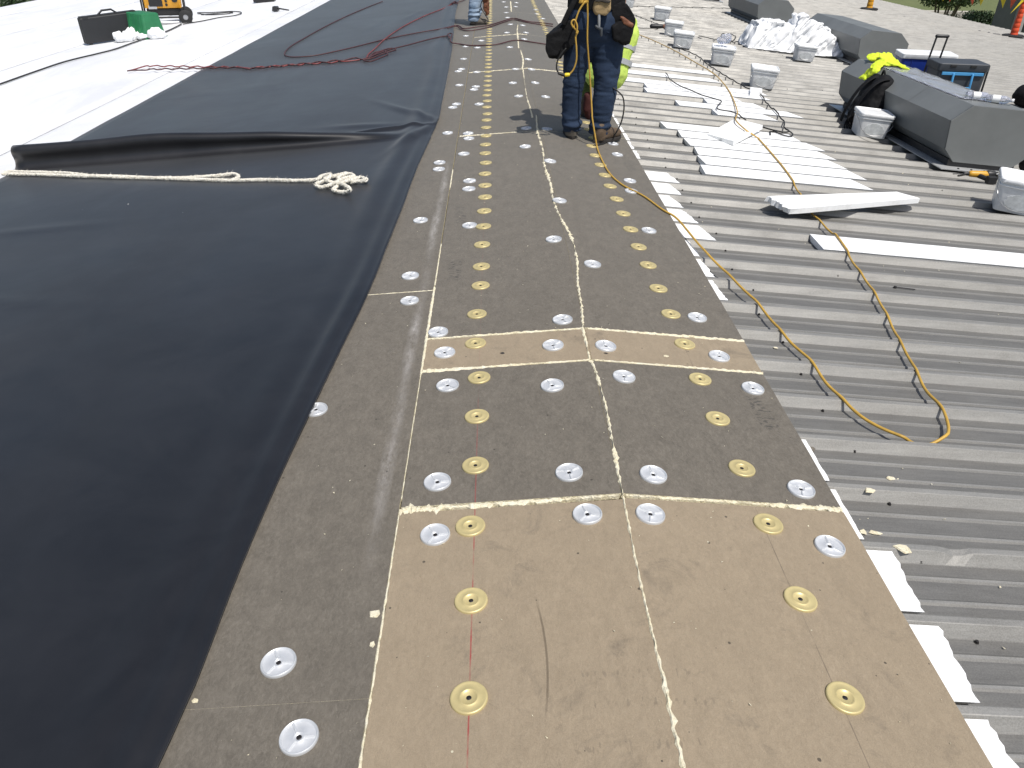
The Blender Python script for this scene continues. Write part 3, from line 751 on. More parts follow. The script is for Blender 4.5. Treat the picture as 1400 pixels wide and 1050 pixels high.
for k in range(min(used), flat_index(9.45)):
    if k in used: continue
    used.add(k); i = len(used); xa = 1.35+.12*(i % 3); strip(xa, xa+.95+.25*(i % 2), k, ORD_F[(k-min(used)) % 6]+' loose white foam strip wedged between longer strips under the thin black cord', GS, seed=70+i, jag=(.012, .03))
# single strip near the right of the roof
k = flat_index(roof(1150, 338, CREST, 1).y)
strip(roof(1120, 335, CREST, 1).x, 3.9, k, 'lone long white foam strip left of the pail with dried adhesive', GS, seed=50)
# strip ends showing under the board edge
def edge_x(px, py): return roof(px, py, CREST, 1).x
ends = {}
for (px, py) in [(1228, 790), (1290, 893), (1362, 1020), (1175, 715), (1152, 670), (1128, 630)]:
    p = roof(px, py, CREST, 1); ends[flat_index(p.y)] = p.x
rnd = random.Random(5); cnt = {}
ORD = ['first', 'second', 'third', 'fourth', 'fifth', 'sixth', 'seventh', 'eighth', 'ninth', 'tenth', 'eleventh', 'twelfth', 'thirteenth', 'fourteenth', 'fifteenth', 'sixteenth']
for k in range(23, -6, -1):
    Y = flat_mid(k)
    if Y < .5 or Y > 7.6: continue
    sk = 0
    if Y < 1.25: prot = .785
    elif Y < 1.7: prot = .80; sk = -.02
    elif Y < 2.4: prot = .742
    elif Y < 3.3: prot = rnd.uniform(.70, .715)
    elif Y < 4.2: prot = rnd.uniform(.745, .765); sk = .02
    elif Y < 5.7: prot = [.83, .88, .92, .90, .86][(k) % 5]; sk = .05
    else: prot = rnd.uniform(.72, .76)
    kind_ = 'tan' if Y < 1.9 else 'cord' if 4.2 <= Y < 5.7 else 'grey' if Y < 4.2 else 'far'
    cnt[kind_] = cnt.get(kind_, -1)+1; od = ORD[cnt[kind_]]
    lab = {'tan': od+' white foam strip end below the torn joint, sticking out from the tan board edge', 'cord': od+' broad white foam strip end beside the yellow cord, counted from the standing worker',
           'grey': od+' thin white foam sliver along the grey board edge below where the yellow cord leaves', 'far': od+' thin white foam sliver at the board edge near the boots of the workers'}[kind_]
    mb = MB(); rr = random.Random(k+80); n = 14; rings = []
    for i in range(n+1):
        t_ = i/n; dy = -.118+.236*t_; z_ = CREST-.002; zb = FLAT+.003+max(0, abs(dy)-.1)*1.7
        rg = .3 if 1.7 < Y < 2.5 else 1.; xe = prot+rg*(.010*nz(k*3.3+t_*4)+rr.uniform(-.004, .004))+sk*(.5-t_)
        rings.append([(.06, flat_mid(k)+dy, rz(.06, zb)), (xe-.004, flat_mid(k)+dy, rz(xe, zb)), (xe, flat_mid(k)+dy, rz(xe, z_)), (.06, flat_mid(k)+dy, rz(.06, z_))])
    mb.loft(rings, True)
    o = mb.build('foam_strip', M['eps'], None, loc=(prot, Y, rz(prot, FLAT))); tag(o, lab, 'foam strip', 'white foam strip ends under the board edge')

def slab(name, topq, th, label, cat, mat, rag=0, lift=None):
    # thin board given by four top corners, subdivided with ragged edges
    q = [Vector(v) for v in topq]; n = 14; mb = MB(); rnd = random.Random(len(label)); top = []
    def P(u, v):
        return (q[0]*(1-u)+q[1]*u)*(1-v)+(q[3]*(1-u)+q[2]*u)*v
    vs = []; fs = []; m = n+1
    nrm = (q[1]-q[0]).cross(q[3]-q[0]).normalized()
    if nrm.z < 0: nrm = -nrm
    for lay in (0, 1):
        for i in range(m):
            for j in range(m):
                u, v = i/n, j/n
                if rag and u == 0: u += rnd.uniform(-rag, rag)
                p = P(u, v)-nrm*th*lay
                if rag and i == 0: p += Vector((rnd.uniform(-.012, .012), rnd.uniform(-.008, .008), 0))
                vs.append(p)
    N = m*m
    for i in range(n):
        for j in range(n):
            a = i*m+j; fs.append((a, a+m, a+m+1, a+1)); fs.append((N+a, N+a+1, N+a+m+1, N+a+m))
    for i in range(n):
        for (a, c) in ((i*m, (i+1)*m), ((i+1)*m+n, i*m+n), (i+1, i), (n*m+i, n*m+i+1)): fs.append((a, c, N+c, N+a))
    mb.add(vs, fs)
    bm = bmesh.new(); me = mb.mesh(name); bm.from_mesh(me); bmesh.ops.recalc_face_normals(bm, faces=bm.faces); bm.to_mesh(me); bm.free()
    c = (q[0]+q[2])/2-nrm*th
    return tag(mkobj(name, me, mat, None, loc=c), label, cat)
T = CREST+.075
slab('foam_board', [roof(1049, 268, T, 1), roof(1226, 262, T, 1), roof(1258, 271, T, 1), roof(1080, 286, T, 1)], .036, 'skewed white foam board with a crumbly broken end lifted off the steel ribs', 'foam board', M['eps'], rag=.012)
T = CREST+.05
slab('foam_board', [roof(967, 183, T-.03, 1), roof(1005, 162, T, 1), roof(1043, 171, T+.03, 1), roof(1003, 193, T, 1)], .036, 'small white foam board lying tilted across other foam strips under the yellow cord', 'foam board', M['eps'])
slab('foam_block', [roof(1026, 119, CREST+.05, 1), roof(1042, 121, CREST+.05, 1), roof(1042, 126, CREST+.05, 1), roof(1026, 126, CREST+.05, 1)], .045, 'small white foam block against the lidded square pail', 'foam block', M['eps'])
# supports: crumbled foam pieces under the skewed board keep it up
for i, (px, py) in enumerate([(1120, 283), (1205, 277)]):
    p = roof(px, py, CREST, 1); mb = MB(); mb.box((p.x, p.y+.03, rz(p.x, CREST+.019)), (.10, .07, .038)); tag(mb.build('foam_offcut', M['eps'], None, loc=(p.x, p.y+.03, rz(p.x, CREST)), bevel=.004), ['small foam offcut propping the crumbly end of the skewed foam board', 'small foam offcut propping the pointed end of the skewed foam board'][i], 'foam offcut', 'foam offcuts under the skewed board')

# ================================================================== CORDS
def steel_h(x, Y, r):      # height for a cord drawn tight over the ribs
    t = ((Y-RIB0)/PER) % 1.0
    for xa, xb, k in STRIPS:
        if xa-.02 < x < xb+.02 and abs(Y-flat_mid(k)) < .16: return CREST+r+.010
    return CREST+r+.001-.010*math.sin(math.pi*t)
def ext_path(pp, r):
    out = []
    for a, c in pp:
        p = roof(a, c, CREST+r, 1)
        if p.x < .70: p = roof(a, c, r+.001)
        out.append(p)
    return out
def drape(P, r):
    res = []
    for p in P:
        x, Y = p.x, p.y
        z = rz(x, r+.001) if x < .70 else rz(x, steel_h(x, Y, r))
        if .70 <= x < .95: k = (x-.70)/.25; z = rz(x, (r+.001)*(1-k)+steel_h(x, Y, r)*k)
        res.append(Vector((x, Y, z)))
    return res
YR = .0062
c1 = [(816, 200), (820, 212), (832, 235), (850, 252), (880, 268), (905, 286), (925, 309), (942, 328), (965, 353), (1000, 384), (1035, 415), (1070, 455), (1105, 488), (1135, 527), (1168, 559), (1200, 580), (1236, 597)]
A = drape(spline(ext_path(c1, YR), .02), YR)
RB = RIB0+PER
c2 = [(1292, 596), (1298, 584), (1290, 560), (1268, 533), (1256, 512), (1246, 492), (1228, 460), (1207, 418), (1190, 390), (1172, 365), (1155, 340), (1140, 320), (1119, 299), (1105, 283), (1090, 258), (1072, 232), (1052, 208), (1036, 190)]
B = drape(spline(ext_path(c2, YR), .02), YR)
xa_, xb_ = roof(1236, 597, CREST, 1).x, roof(1283, 601, CREST, 1).x
lowp = [Vector((xa_+(xb_-xa_)*f_, RB+.047-.004*math.sin(f_*3.1), rz(xa_+(xb_-xa_)*f_, FLAT+.0085))) for f_ in (.12, .35, .6, .85)]
# over the tilted board, the strips and away to the far pails
c3 = [(1020, 178), (1006, 164), (1008, 152), (1000, 130), (990, 115), (975, 100), (950, 85), (920, 68), (890, 54), (868, 45), (855, 38)]
hts = [.075, .075, .04, .018, .018, .018, .012, .010, .010, .010, .010]
Cc = [roof(a, c, CREST+h, 1) for (a, c), h in zip(c3, hts)]
# up to the worker's waist
up = [at_y(803, 2, 6.02), at_y(803.5, 25, 6.02), at_y(803, 55, 6.03), at_y(805.5, 90, 6.05), at_y(808, 130, 6.06), at_y(810, 165, 6.02)]
path = spline(up, .02)+A+lowp+B+spline(Cc, .03)
mb = MB(); mb.tube(spline(path[::2], .015), YR, 8)
tag(mb.build('extension_cord', M['yellow'], None, smooth=True, loc=A[0], angle=180), 'long yellow extension cord looping from the worker across boards, steel ribs and foam strips', 'cord')

def rib_cord(name, pp, r, label, lift=0., mat='blackcord'):
    P = spline([roof(a, c, CREST+r+lift, 1) for a, c in pp], .03); Q = []
    for p in P: Q.append(Vector((p.x, p.y, rz(p.x, steel_h(p.x, p.y, r)+lift+.002))))
    mb = MB(); mb.tube(Q, r, 6); return tag(mb.build(name, M[mat], None, smooth=True, loc=Q[0], angle=180), label, 'cord')
rib_cord('power_cable', [(851, 13), (872, 22), (890, 29), (905, 34), (925, 37), (945, 49), (965, 62), (985, 74), (972, 84)][:5], .006, 'black cord running away over the ribs toward the farthest pails')
rib_cord('power_cable', [(922, 64), (938, 69), (955, 77), (968, 88), (985, 99), (1000, 108), (1018, 118), (1035, 126), (1048, 140), (1062, 155), (1072, 166), (1072, 174), (1079, 178), (1070, 180), (1040, 172)], .007, 'black cord draped over many ribs from the pails and doubling back by the foam strips', .008)
rib_cord('power_cable', [(1053, 186), (1053, 179), (1062, 183), (1072, 187), (1082, 188), (1083, 181), (1078, 178)], .006, 'small loop of black cord lying on the ribs beside the foam block strips')
rib_cord('power_cable', [(910, 101), (916, 108), (920, 113), (932, 120), (945, 125), (958, 131), (975, 136), (986, 140), (981, 146), (982, 151), (998, 154), (1010, 158), (1020, 163)], .006, 'thin black cord wandering over the white foam strips', .014)
rib_cord('power_cable', [(860, 8), (900, 9), (950, 10), (990, 11), (1020, 13)], .006, 'dark cord stretched across the far end of the steel roof')
rib_cord('power_cable', [(855, 38), (880, 38), (900, 39)], .006, 'short dark cord leading to the tool beside a pail')
rib_cord('power_cable', [(955, 49), (968, 51), (978, 54), (988, 50), (996, 46), (1006, 50), (1000, 56), (988, 55), (987, 46), (994, 48), (1001, 57), (1015, 55), (1030, 54)], .007, 'tangled black cord bundle between the pails and the white sheeting', .01)
rib_cord('power_cable', [(1310, 240), (1330, 236), (1350, 241), (1370, 244), (1390, 240), (1400, 243), (1380, 246), (1365, 240), (1385, 236), (1402, 238)], .008, 'heap of black cord in front of the large grey roof vent', .03)

# ================================================================== PAILS
def sq_ring(hw, hd, z, rad, n=5):
    out = []
    for (sx, sy, a0) in ((1, 1, 0), (-1, 1, 90), (-1, -1, 180), (1, -1, 270)):
        for k in range(n):
            a = R(a0+90*k/(n-1)); out.append(Vector((sx*(hw-rad)+rad*math.cos(a), sy*(hd-rad)+rad*math.sin(a), z)))
    return out
def make_pail(loc, rot, label, lid=True, smear=True, sc_=1.0, content=None):
    t = empty('square_pail', loc); t.rotation_euler = (0, math.atan(SL)*.9, rot)
    h = .215*sc_; a = .155*sc_
    def prt(mb, nm, mat, par=None, smooth=True, bevel=0):
        me = mb.mesh(nm); me.materials.append(M[mat]); o = bpy.data.objects.new(nm, me); COL.objects.link(o); o.parent = par or t
        if smooth:
            for p in me.polygons: p.use_smooth = True
            me.set_sharp_from_angle(angle=R(40))
        return o
    mb = MB(); mb.loft([sq_ring(a*.86, a*.86, .001, .03), sq_ring(a*.88, a*.88, .008, .032), sq_ring(a*.97, a*.97, h*.80, .035), sq_ring(a*1.03, a*1.03, h*.805, .037), sq_ring(a*1.03, a*1.03, h*.83, .037), sq_ring(a*.985, a*.985, h*.835, .036), sq_ring(a, a, h, .037)]); body = prt(mb, 'body', 'pail')
    mb = MB(); mb.loft([sq_ring(a*1.05, a*1.05, h-.022, .04), sq_ring(a*1.07, a*1.07, h-.018, .041), sq_ring(a*1.07, a*1.07, h+.004, .041), sq_ring(a*1.04, a*1.04, h+.010, .039), sq_ring(a*.98, a*.98, h+.010, .036), sq_ring(a*.95, a*.95, h+.004, .034)]); prt(mb, 'lid', 'pail')
    mb = MB(); P = [Vector((-a*1.06, 0, h*.82))]
    for k in range(1, 12): an = math.pi*k/12; P.append(Vector((-a*1.05*math.cos(an), -a*(1.04+.05*math.sin(an)), h*.82-h*.70*math.sin(an))))
    P.append(Vector((a*1.06, 0, h*.82))); mb.tube(spline(P, .02), .0022, 6); prt(mb, 'handle', 'wire')
    if smear:
        mb = MB(); ring = []; rnd = random.Random(int(loc[1]*10)); n = 26
        for k in range(n):
            an = 2*math.pi*k/n; ring.append((.62*a*math.cos(an)*(1+.12*rnd.uniform(-1, 1)), h*.36+h*.25*math.sin(an)*(1+.15*rnd.uniform(-1, 1))))
        def face(dd): return [Vector((x, -(a*.88+(a*.09)*(z/(h*.8)))-dd, z)) for x, z in ring]
        mb.loft([face(-.002), face(.0022)]); prt(mb, 'adhesive_patch', 'pailsmear', body)
    tag(t, label, 'pail', 'white square pails on the steel roof'); return t
def pail_at(px, py, rot, label, sc_=1.0, **kw):
    p = roof(px, py, CREST, 1); return make_pail((p.x, p.y, rz(p.x, CREST+.001)), rot, label, sc_=sc_, **kw)
pail_at(1186, 184, R(-10), 'lidded white square pail in front of the black backpack', 1.0)
pail_at(1385, 285, R(-28), 'white square pail smeared with dried adhesive beside the drill', 1.08)
pail_at(1040, 118, R(-14), 'lidded white square pail with a foam block against it', 1.02)
p1 = pail_at(985, 87, R(-14), 'white square pail with a crumpled clear bag on its lid', 1.02)
pail_at(932, 64, R(-12), 'white square pail with black cord starting under it', .98)
pail_at(919, 48, R(-14), 'white square pail next to the dark power tool', .98)
pail_at(904, 27, R(-16), 'white square pail standing alone behind the others', 1.02)
pail_at(1097, 82, R(-8), 'white square pail in front of the white sheeting', 1.0)
pail_at(857, 9, R(-10), 'farthest white square pail beside the worker belt pouch', 1.0)
# clear bag on a pail
mb = MB(); q = p1.location
for i in range(9): mb.ellipsoid((q.x+random.uniform(-.06, .06), q.y+random.uniform(-.05, .05), q.z+.31+random.uniform(-.02, .05)), random.uniform(.03, .06), random.uniform(.03, .05), random.uniform(.03, .05), 8, 6)
me = fuse(mb, .012, 2); displace(me, lambda p, n: .016*abs(nz(p.x*30, p.y*30, p.z*30)))
tag(mkobj('plastic_bag', me, M['clear'], None, loc=(q.x, q.y, q.z+.262)), 'crumpled clear plastic bag on the lid of a pail', 'bag')

# ================================================================== ROOF VENTS
def vent(x0, ya, yb, sc_, label):
    # long steel curb cap: narrow foot, flared waist, chamfered top
    t = empty('roof_vent', (x0+.4*sc_, ya, rz(x0+.4*sc_, CREST)))
    W = .8*sc_; base = rz(x0+.5*sc_, 0)
    cs = [(.16, .00), (.03, .10), (.00, .34), (.20, .48), (.80, .48), (1.0, .34), (.97, .10), (.84, .00)]
    def sec(yv, gx=0, gz=0): return [Vector((x0+a*W+gx*(a-.5), yv, rz(x0+a*W, .005)+b_*sc_+gz)) for a, b_ in cs]
    mb = MB()
    r0, r1 = sec(ya), sec(yb)
    mb.loft([r0, r1], False)
    body = mb.build('hood', M['ventgrey'], t)
    for (yv, s) in ((ya-.006, -1), (yb+.006, 1)):
        mb = MB(); rr = sec(yv); qq = [v+Vector((0, -s*.02, 0)) for v in rr]
        mb.loft([rr, qq] if s > 0 else [qq, rr], True); mb.build('end_panel', M['ventgrey'], t, bevel=.003)
    mb = MB()
    fl = [(-.02, ya-.10), (1.02, ya-.10), (1.02, yb+.10), (-.02, yb+.10)]
    mb.hexa([Vector((x0+a*W, yv, rz(x0+a*W, CREST+.002))) for a, yv in fl], [Vector((x0+a*W, yv, rz(x0+a*W, CREST+.010))) for a, yv in fl])
    mb.build('flashing', M['flange'], t)
    mb = MB(); fl = [(.12, ya+.02), (.88, ya+.02), (.88, yb-.02), (.12, yb-.02)]
    mb.hexa([Vector((x0+a*W, yv, rz(x0+a*W, CREST+.008))) for a, yv in fl], [Vector((x0+a*W, yv, rz(x0+a*W, .02))) for a, yv in fl]); mb.build('curb', M['blackmetal'], t)
    for k in range(5):
        xx = x0+W*(.2+.15*k); mb = MB(); mb.lathe([(.009, 0), (.009, .006), (.004, .008)], 8, (xx, ya-.06, rz(xx, CREST+.0102)), cap=True); mb.build('bolt', M['hole'], t)
    # seams of the sheet-steel top
    for k in range(1, 3):
        yv = ya+(yb-ya)*k/3; mb = MB(); a_, b_ = sec(yv-.008), sec(yv+.008)
        o_ = [v+Vector((0, 0, .003)) for v in a_[2:6]]; p_ = [v+Vector((0, 0, .003)) for v in b_[2:6]]
        mb.loft([o_, p_], False, closed=False); mb.build('seam', M['ventgrey'], t)
    return tag(t, label, 'roof vent', 'dark grey roof vents')
vent(3.52, 6.69, 9.1, 1.0, 'large dark grey roof vent with lime cloth and backpack against it')
vent(5.42, 13.1, 15.5, 1.0, 'dark grey roof vent behind the white sheeting and the first vent')
vent(5.30, 18.2, 20.6, 1.0, 'farther dark grey roof vent, beyond the white sheeting')
vent(5.30, 24.0, 26.4, 1.0, 'farthest dark grey roof vent, at the back of the steel roof')

# ================================================================== PEOPLE
def seg_dist(p, a, b):
    ab = b-a; t = max(0, min(1, (p-a).dot(ab)/max(ab.length_squared, 1e-9))); return (p-(a+ab*t)).length
def hand(mb, wrist, d, side, curl=.5):
    # palm and five fingers; d = direction of the forearm
    d = d.normalized(); s = side.normalized(); s = (s-d*s.dot(d)).normalized(); nrm = d.cross(s).normalized()
    palm = wrist+d*.045
    mb.limb([wrist-d*.01, wrist+d*.03, wrist+d*.075], [.024, .030, .032], 10)
    mb.limb([wrist+d*.07-s*.028, wrist+d*.07+s*.028], [.013, .013], 8)
    for k, (o, L) in enumerate(((-.030, .062), (-.010, .074), (.011, .070), (.031, .054))):
        b0 = wrist+d*.078+s*o*1.15; j1 = b0+(d+s*o*4).normalized()*L*.45; j2 = j1+(d*(1-curl)+nrm*curl*1.2).normalized()*L*.33; j3 = j2+(d*(1-curl*1.6)+nrm*curl*1.8).normalized()*L*.25
        mb.limb([b0-d*.02, b0, j1, j2, j3], [.0095, .0095, .0088, .0082, .0072], 8)
    tb = wrist+d*.025-s*.030; mb.limb([tb+s*.012, tb-s*.014+d*.018, tb-s*.026+d*.042+nrm*.012, tb-s*.028+d*.064+nrm*.02], [.013, .0115, .0105, .0085], 8)
def person(J, mats, label, hair=True, legr=(.085, .06, .045), build=1.0, origin=None):
    # J: joints in metres. one continuous skin coloured by what covers it
    V = {k: Vector(v) for k, v in J.items()}
    mb = MB(); segs = []
    def limb(ks, rad, cover, n=14):
        pts = [V[k] if isinstance(k, str) else Vector(k) for k in ks]; mb.limb(pts, rad, n)
        for a, b_, ra, rb in zip(pts, pts[1:], rad, rad[1:]): segs.append((a, b_, (ra+rb)/2, cover))
    pel, chest, neck, head = V['pelvis'], V['chest'], V['neck'], V['head']
    lat = (V['shR']-V['shL']).normalized(); hl = (V['hipR']-V['hipL']).normalized()
    mid = (pel+chest)/2
    for o in (-.07, 0, .07):
        limb([pel+hl*o, mid+lat*o, chest+lat*o*1.25], [.115*build, .105*build, .115*build], 'top')
    limb(['shL', chest, 'shR'], [.062, .09, .062], 'top')
    limb([chest, neck, neck+(head-neck)*.45], [.075, .056, .053], 'skin')
    for s in 'LR':
        limb(['sh'+s, 'el'+s], [.056, .043], 'top'); limb(['el'+s, 'ha'+s], [.041, .027], 'sleeve')
        limb(['hip'+s, 'kn'+s], [legr[0]*build, legr[1]*build], 'leg'); limb(['kn'+s, 'an'+s], [legr[1]*build, legr[2]], 'leg')
        limb(['an'+s, 'toe'+s], [.042, .036], 'foot')
        dd = V['ha'+s]-V['el'+s]; hand(mb, V['ha'+s], dd, (V['face']-head) if 'face' in V else Vector((0, 1, 0)), .5)
        segs.append((V['ha'+s], V['ha'+s]+dd.normalized()*.16, .02, 'skin'))
    up = (head-neck).normalized(); fw = (V['face']-head); fw = (fw-up*fw.dot(up)).normalized(); sd_ = up.cross(fw)
    def hp(f_, s_, u_): return head+fw*f_+sd_*s_+up*u_
    B = Matrix((sd_, fw, up)).transposed()
    def ell(c, r3, n=16, m=12):
        q = MB(); q.ellipsoid((0, 0, 0), *r3, n, m); mb.add([Vector(c)+B @ Vector(v) for v in q.v], q.f)
    ell(hp(-.012, 0, .03), (.074, .093, .090)); ell(hp(.02, 0, -.03), (.058, .070, .075)); ell(hp(.055, 0, -.075), (.03, .03, .028))
    mb.limb([hp(.088, 0, .022), hp(.108, 0, -.010), hp(.098, 0, -.020)], [.010, .014, .012], 8)
    for k in (-1, 1):
        mb.limb([hp(.0, k*.073, .022), hp(-.008, k*.080, -.012)], [.014, .010], 8); mb.limb([hp(.088, k*.018, .040), hp(.080, k*.048, .036)], [.010, .009], 8)
    mb.limb([hp(.086, -.022, -.046), hp(.092, 0, -.045), hp(.086, .022, -.046)], [.007, .009, .007], 8)
    segs.append((hp(0, 0, .05), hp(0, 0, -.06), .09, 'skin'))
    me = fuse(mb, .0085, 5)
    keys = ['skin', 'top', 'leg', 'sleeve', 'foot']; cov = [M['skin'], mats['top'], mats['leg'], mats.get('sleeve', M['skin']), mats.get('foot', M['sole'])]
    for m_ in cov: me.materials.append(m_)
    for p in me.polygons:
        c = p.center; best = min(segs, key=lambda q: seg_dist(c, q[0], q[1])-q[2]); p.material_index = keys.index(best[3]); p.use_smooth = True
    # creases in the clothes
    vm = {}
    for p in me.polygons:
        if p.material_index in (1, 2):
            for v in p.vertices: vm[v] = 1
    ns = [v.normal.copy() for v in me.vertices]
    for v in me.vertices:
        if v.index in vm: v.co += ns[v.index]*(.007*nz(v.co.x*7, v.co.y*7, v.co.z*16)+.004*nz(v.co.x*18, v.co.y*18, v.co.z*34))
    org = Vector(origin) if origin is not None else (V['anL']+V['anR'])/2
    t = empty('person', org)
    mkobj('body', me, cov, t)
    # eyes
    for k in (-1, 1):
        q = MB(); q.ellipsoid(hp(.078, k*.032, .022), .011, .011, .009, 10, 8); q.build('eye', M['hole'], t, smooth=True)
    if hair:
        q = MB(); q.ellipsoid((0, 0, 0), .082, .10, .085, 18, 12); q.v = [tuple(hp(-.022, 0, .042)+B @ Vector(v)) for v in q.v]
        hm = fuse(q, .01, 2); displace(hm, lambda p, n: .006*nz(p.x*40, p.y*40, p.z*40)); mkobj('hair', hm, M['hair'], t, smooth=True)
    return tag(t, label, 'person'), V
def boot(parent, heel, direc, h=.12, mat='boot', L=.29, W=.052):
    d = Vector((direc[0], direc[1], 0)).normalized(); s = Vector((d.y, -d.x, 0)); z = Vector((0, 0, 1)); hl = Vector(heel)
    # sole
    def ring(off, zz, grow=0):
        out = []
        for k in range(20):
            a = 2*math.pi*k/20; f_ = .5-.5*math.cos(a); side = math.sin(a)
            wv = (W*(.80+.28*max(0, f_-.35)))+grow
            xs_ = f_*L
            if f_ > .8: wv *= 1-.25*(f_-.8)/.2
            out.append(hl+d*(xs_*(1+2*grow/L)-grow)+s*side*wv*min(1, abs(math.sin(a))*1.4+.25)+z*(zz+off))
        return out
    mb = MB(); mb.loft([ring(0, 0, .004), ring(0, .010, .007), ring(0, .026, .006)], True); so_ = mb.build('sole', M['sole'], parent, smooth=True)
    mb = MB()
    mb.limb([hl+d*.045+z*.055, hl+d*.15+z*.055, hl+d*.24+z*.050], [.046, .046, .040], 14)
    mb.limb([hl+d*.055+z*.04, hl+d*.06+z*h], [.052, .052], 14); mb.limb([hl+d*.09+z*.09, hl+d*.17+z*.065], [.046, .040], 12)
    me = fuse(mb, .008, 4)
    zmin = hl.z+.022
    for v in me.vertices:
        if v.co.z < zmin: v.co.z = zmin
    displace(me, lambda p, n: .003*nz(p.x*22, p.y*22, p.z*30)); up_ = mkobj('boot', me, M[mat], parent, smooth=True)
    for k in range(4):
        q = MB(); c = hl+d*(.10+.022*k)+z*(.128-.016*k); q.limb([c-s*.026, c+z*.006, c+s*.026], [.004, .004, .004], 6); q.build('lace', M['sole'], parent, smooth=True)
def jeans(parent, L, Rr, pelvis, mat, amp=1.0):
    mb = MB()
    for leg in (L, Rr):
        mb.tube([Vector(p[:3]) for p in leg], [(p[3], p[3]*1.12) for p in leg], 22)
    rings = []
    for (cx, cy, zz, hw, hd) in pelvis:
        rings.append([Vector((cx+hw*math.copysign(abs(math.cos(a))**.8, math.cos(a)), cy+hd*math.copysign(abs(math.sin(a))**.85, math.sin(a)), zz)) for a in [2*math.pi*k/28 for k in range(28)]])
    mb.loft(rings, True)
    me = fuse(mb, .007, 8)
    zs = {0: L, 1: Rr}
    def wr(p, n):
        z_ = p.z; low = max(0, 1-abs(z_-.10)/.12); kn_ = max(0, 1-abs(z_-.40)/.16); se = max(0, 1-abs(z_-.66)/.16)
        a = nz(p.x*9, p.y*9, z_*30)*.012*(low*1.3+kn_*.7+se*.5+.12)+nz(p.x*5+3, p.y*5, z_*9)*.008+nz(p.x*16, p.y*16, z_*62)*.004*(low+kn_+.2)
        a += .006*math.sin(z_*95+4*nz(p.x*7, p.y*7, z_*3))*low
        return a*amp
    displace(me, wr); return mkobj('jeans', me, M[mat], parent, smooth=True, angle=180)

# --- worker standing on the boards with his back to us
YM = 6.2
J = dict(pelvis=(.36, YM, .90), chest=(.37, YM+.06, 1.26), neck=(.375, YM+.09, 1.42), head=(.38, YM+.14, 1.57), face=(.40, YM+.30, 1.54),
         shL=(.175, YM+.05, 1.36), shR=(.565, YM+.06, 1.36), elL=(.11, YM+.10, 1.10), elR=(.64, YM+.12, 1.10), haL=(.20, YM+.33, 1.02), haR=(.55, YM+.35, 1.02),
         hipL=(.265, YM, .84), hipR=(.455, YM, .84), knL=(.222, YM+.01, .44), knR=(.465, YM-.02, .43), anL=(.235, YM+.02, .07), anR=(.435, YM-.02, .06), toeL=(.225, YM+.17, .02), toeR=(.55, YM+.07, .0))
man, MV = person(J, dict(top=M['shirt'], leg=M['denim'], sleeve=M['shirt'], foot=M['sole']), 'worker in dark blue jeans and black tool pouches standing on the boards, seen from behind', origin=(.35, YM, rz(.35, 0)), legr=(.075, .05, .04))
jl = [(.236, YM+.02, .035, .064), (.232, YM+.02, .08, .070), (.224, YM+.015, .15, .066), (.218, YM+.01, .24, .066), (.220, YM, .34, .069), (.225, YM, .43, .076), (.234, YM, .53, .088), (.246, YM, .63, .101), (.262, YM, .73, .108), (.275, YM, .82, .108)]
jr = [(.437, YM-.02, .025, .068), (.441, YM-.02, .07, .076), (.447, YM-.025, .15, .073), (.458, YM-.03, .24, .076), (.467, YM-.03, .33, .078), (.464, YM-.025, .42, .085), (.462, YM-.01, .52, .096), (.462, YM, .62, .108), (.456, YM, .72, .114), (.443, YM, .81, .112)]
pl = [(.357, YM, .66, .150, .09), (.357, YM-.005, .72, .195, .125), (.357, YM-.012, .79, .208, .148), (.357, YM-.008, .86, .205, .146), (.357, YM, .93, .196, .13), (.358, YM+.005, 1.0, .19, .12)]
jn = jeans(man, jl, jr, pl, 'denim')
for sx in (-.082, .092):   # back pockets
    mb = MB(); q = []
    for (a, c) in ((-.058, .90), (.058, .90), (.054, .79), (0, .765), (-.054, .79)): q.append((.357+sx+a, c))
    def off(x, z_, d): return Vector((x, YM-.010-.146*math.sqrt(max(.1, 1-((x-.357)/.215)**2))*(1-.5*((z_-.80)/.2)**2)-d, z_))
    mb.loft([[off(x, z_, -.012) for x, z_ in q], [off(x, z_, .004) for x, z_ in q]], True); mb.build('back_pocket', M['denim'], jn)
boot(man, (.232, YM-.045, rz(.23, .001)), (-.05, 1), mat='bootgrey'); boot(man, (.40, YM-.085, rz(.42, .001)), (.75, .55), mat='boot')
def belt(cx, cy, zz, rx, ry, h, parent, mat, name='tool_belt'):
    mb = MB(); rings = []
    for (g_, z_) in ((-.004, -h/2), (.006, -h/2), (.006, h/2), (-.004, h/2)):
        rings.append([Vector((cx+(rx+g_)*math.cos(a), cy+(ry+g_)*math.sin(a), zz+z_)) for a in [2*math.pi*k/36 for k in range(36)]])
    rings.append(rings[0]); mb.loft(rings, False); return mb.build(name, M[mat], parent, smooth=True)
belt(.357, YM, .955, .205, .150, .075, man, 'nylon')
def pouch(parent, pts, rad, mat, name='tool_pouch', amp=.006):
    mb = MB()
    for p, q in zip(pts, pts[1:]): mb.limb([Vector(p), Vector(q)], [rad, rad], 10)
    me = fuse(mb, .010, 4); displace(me, lambda p, n: amp*nz(p.x*22, p.y*22, p.z*22)+amp*.6*nz(p.x*50, p.y*50, p.z*50)); return mkobj(name, me, M[mat], parent, smooth=True)
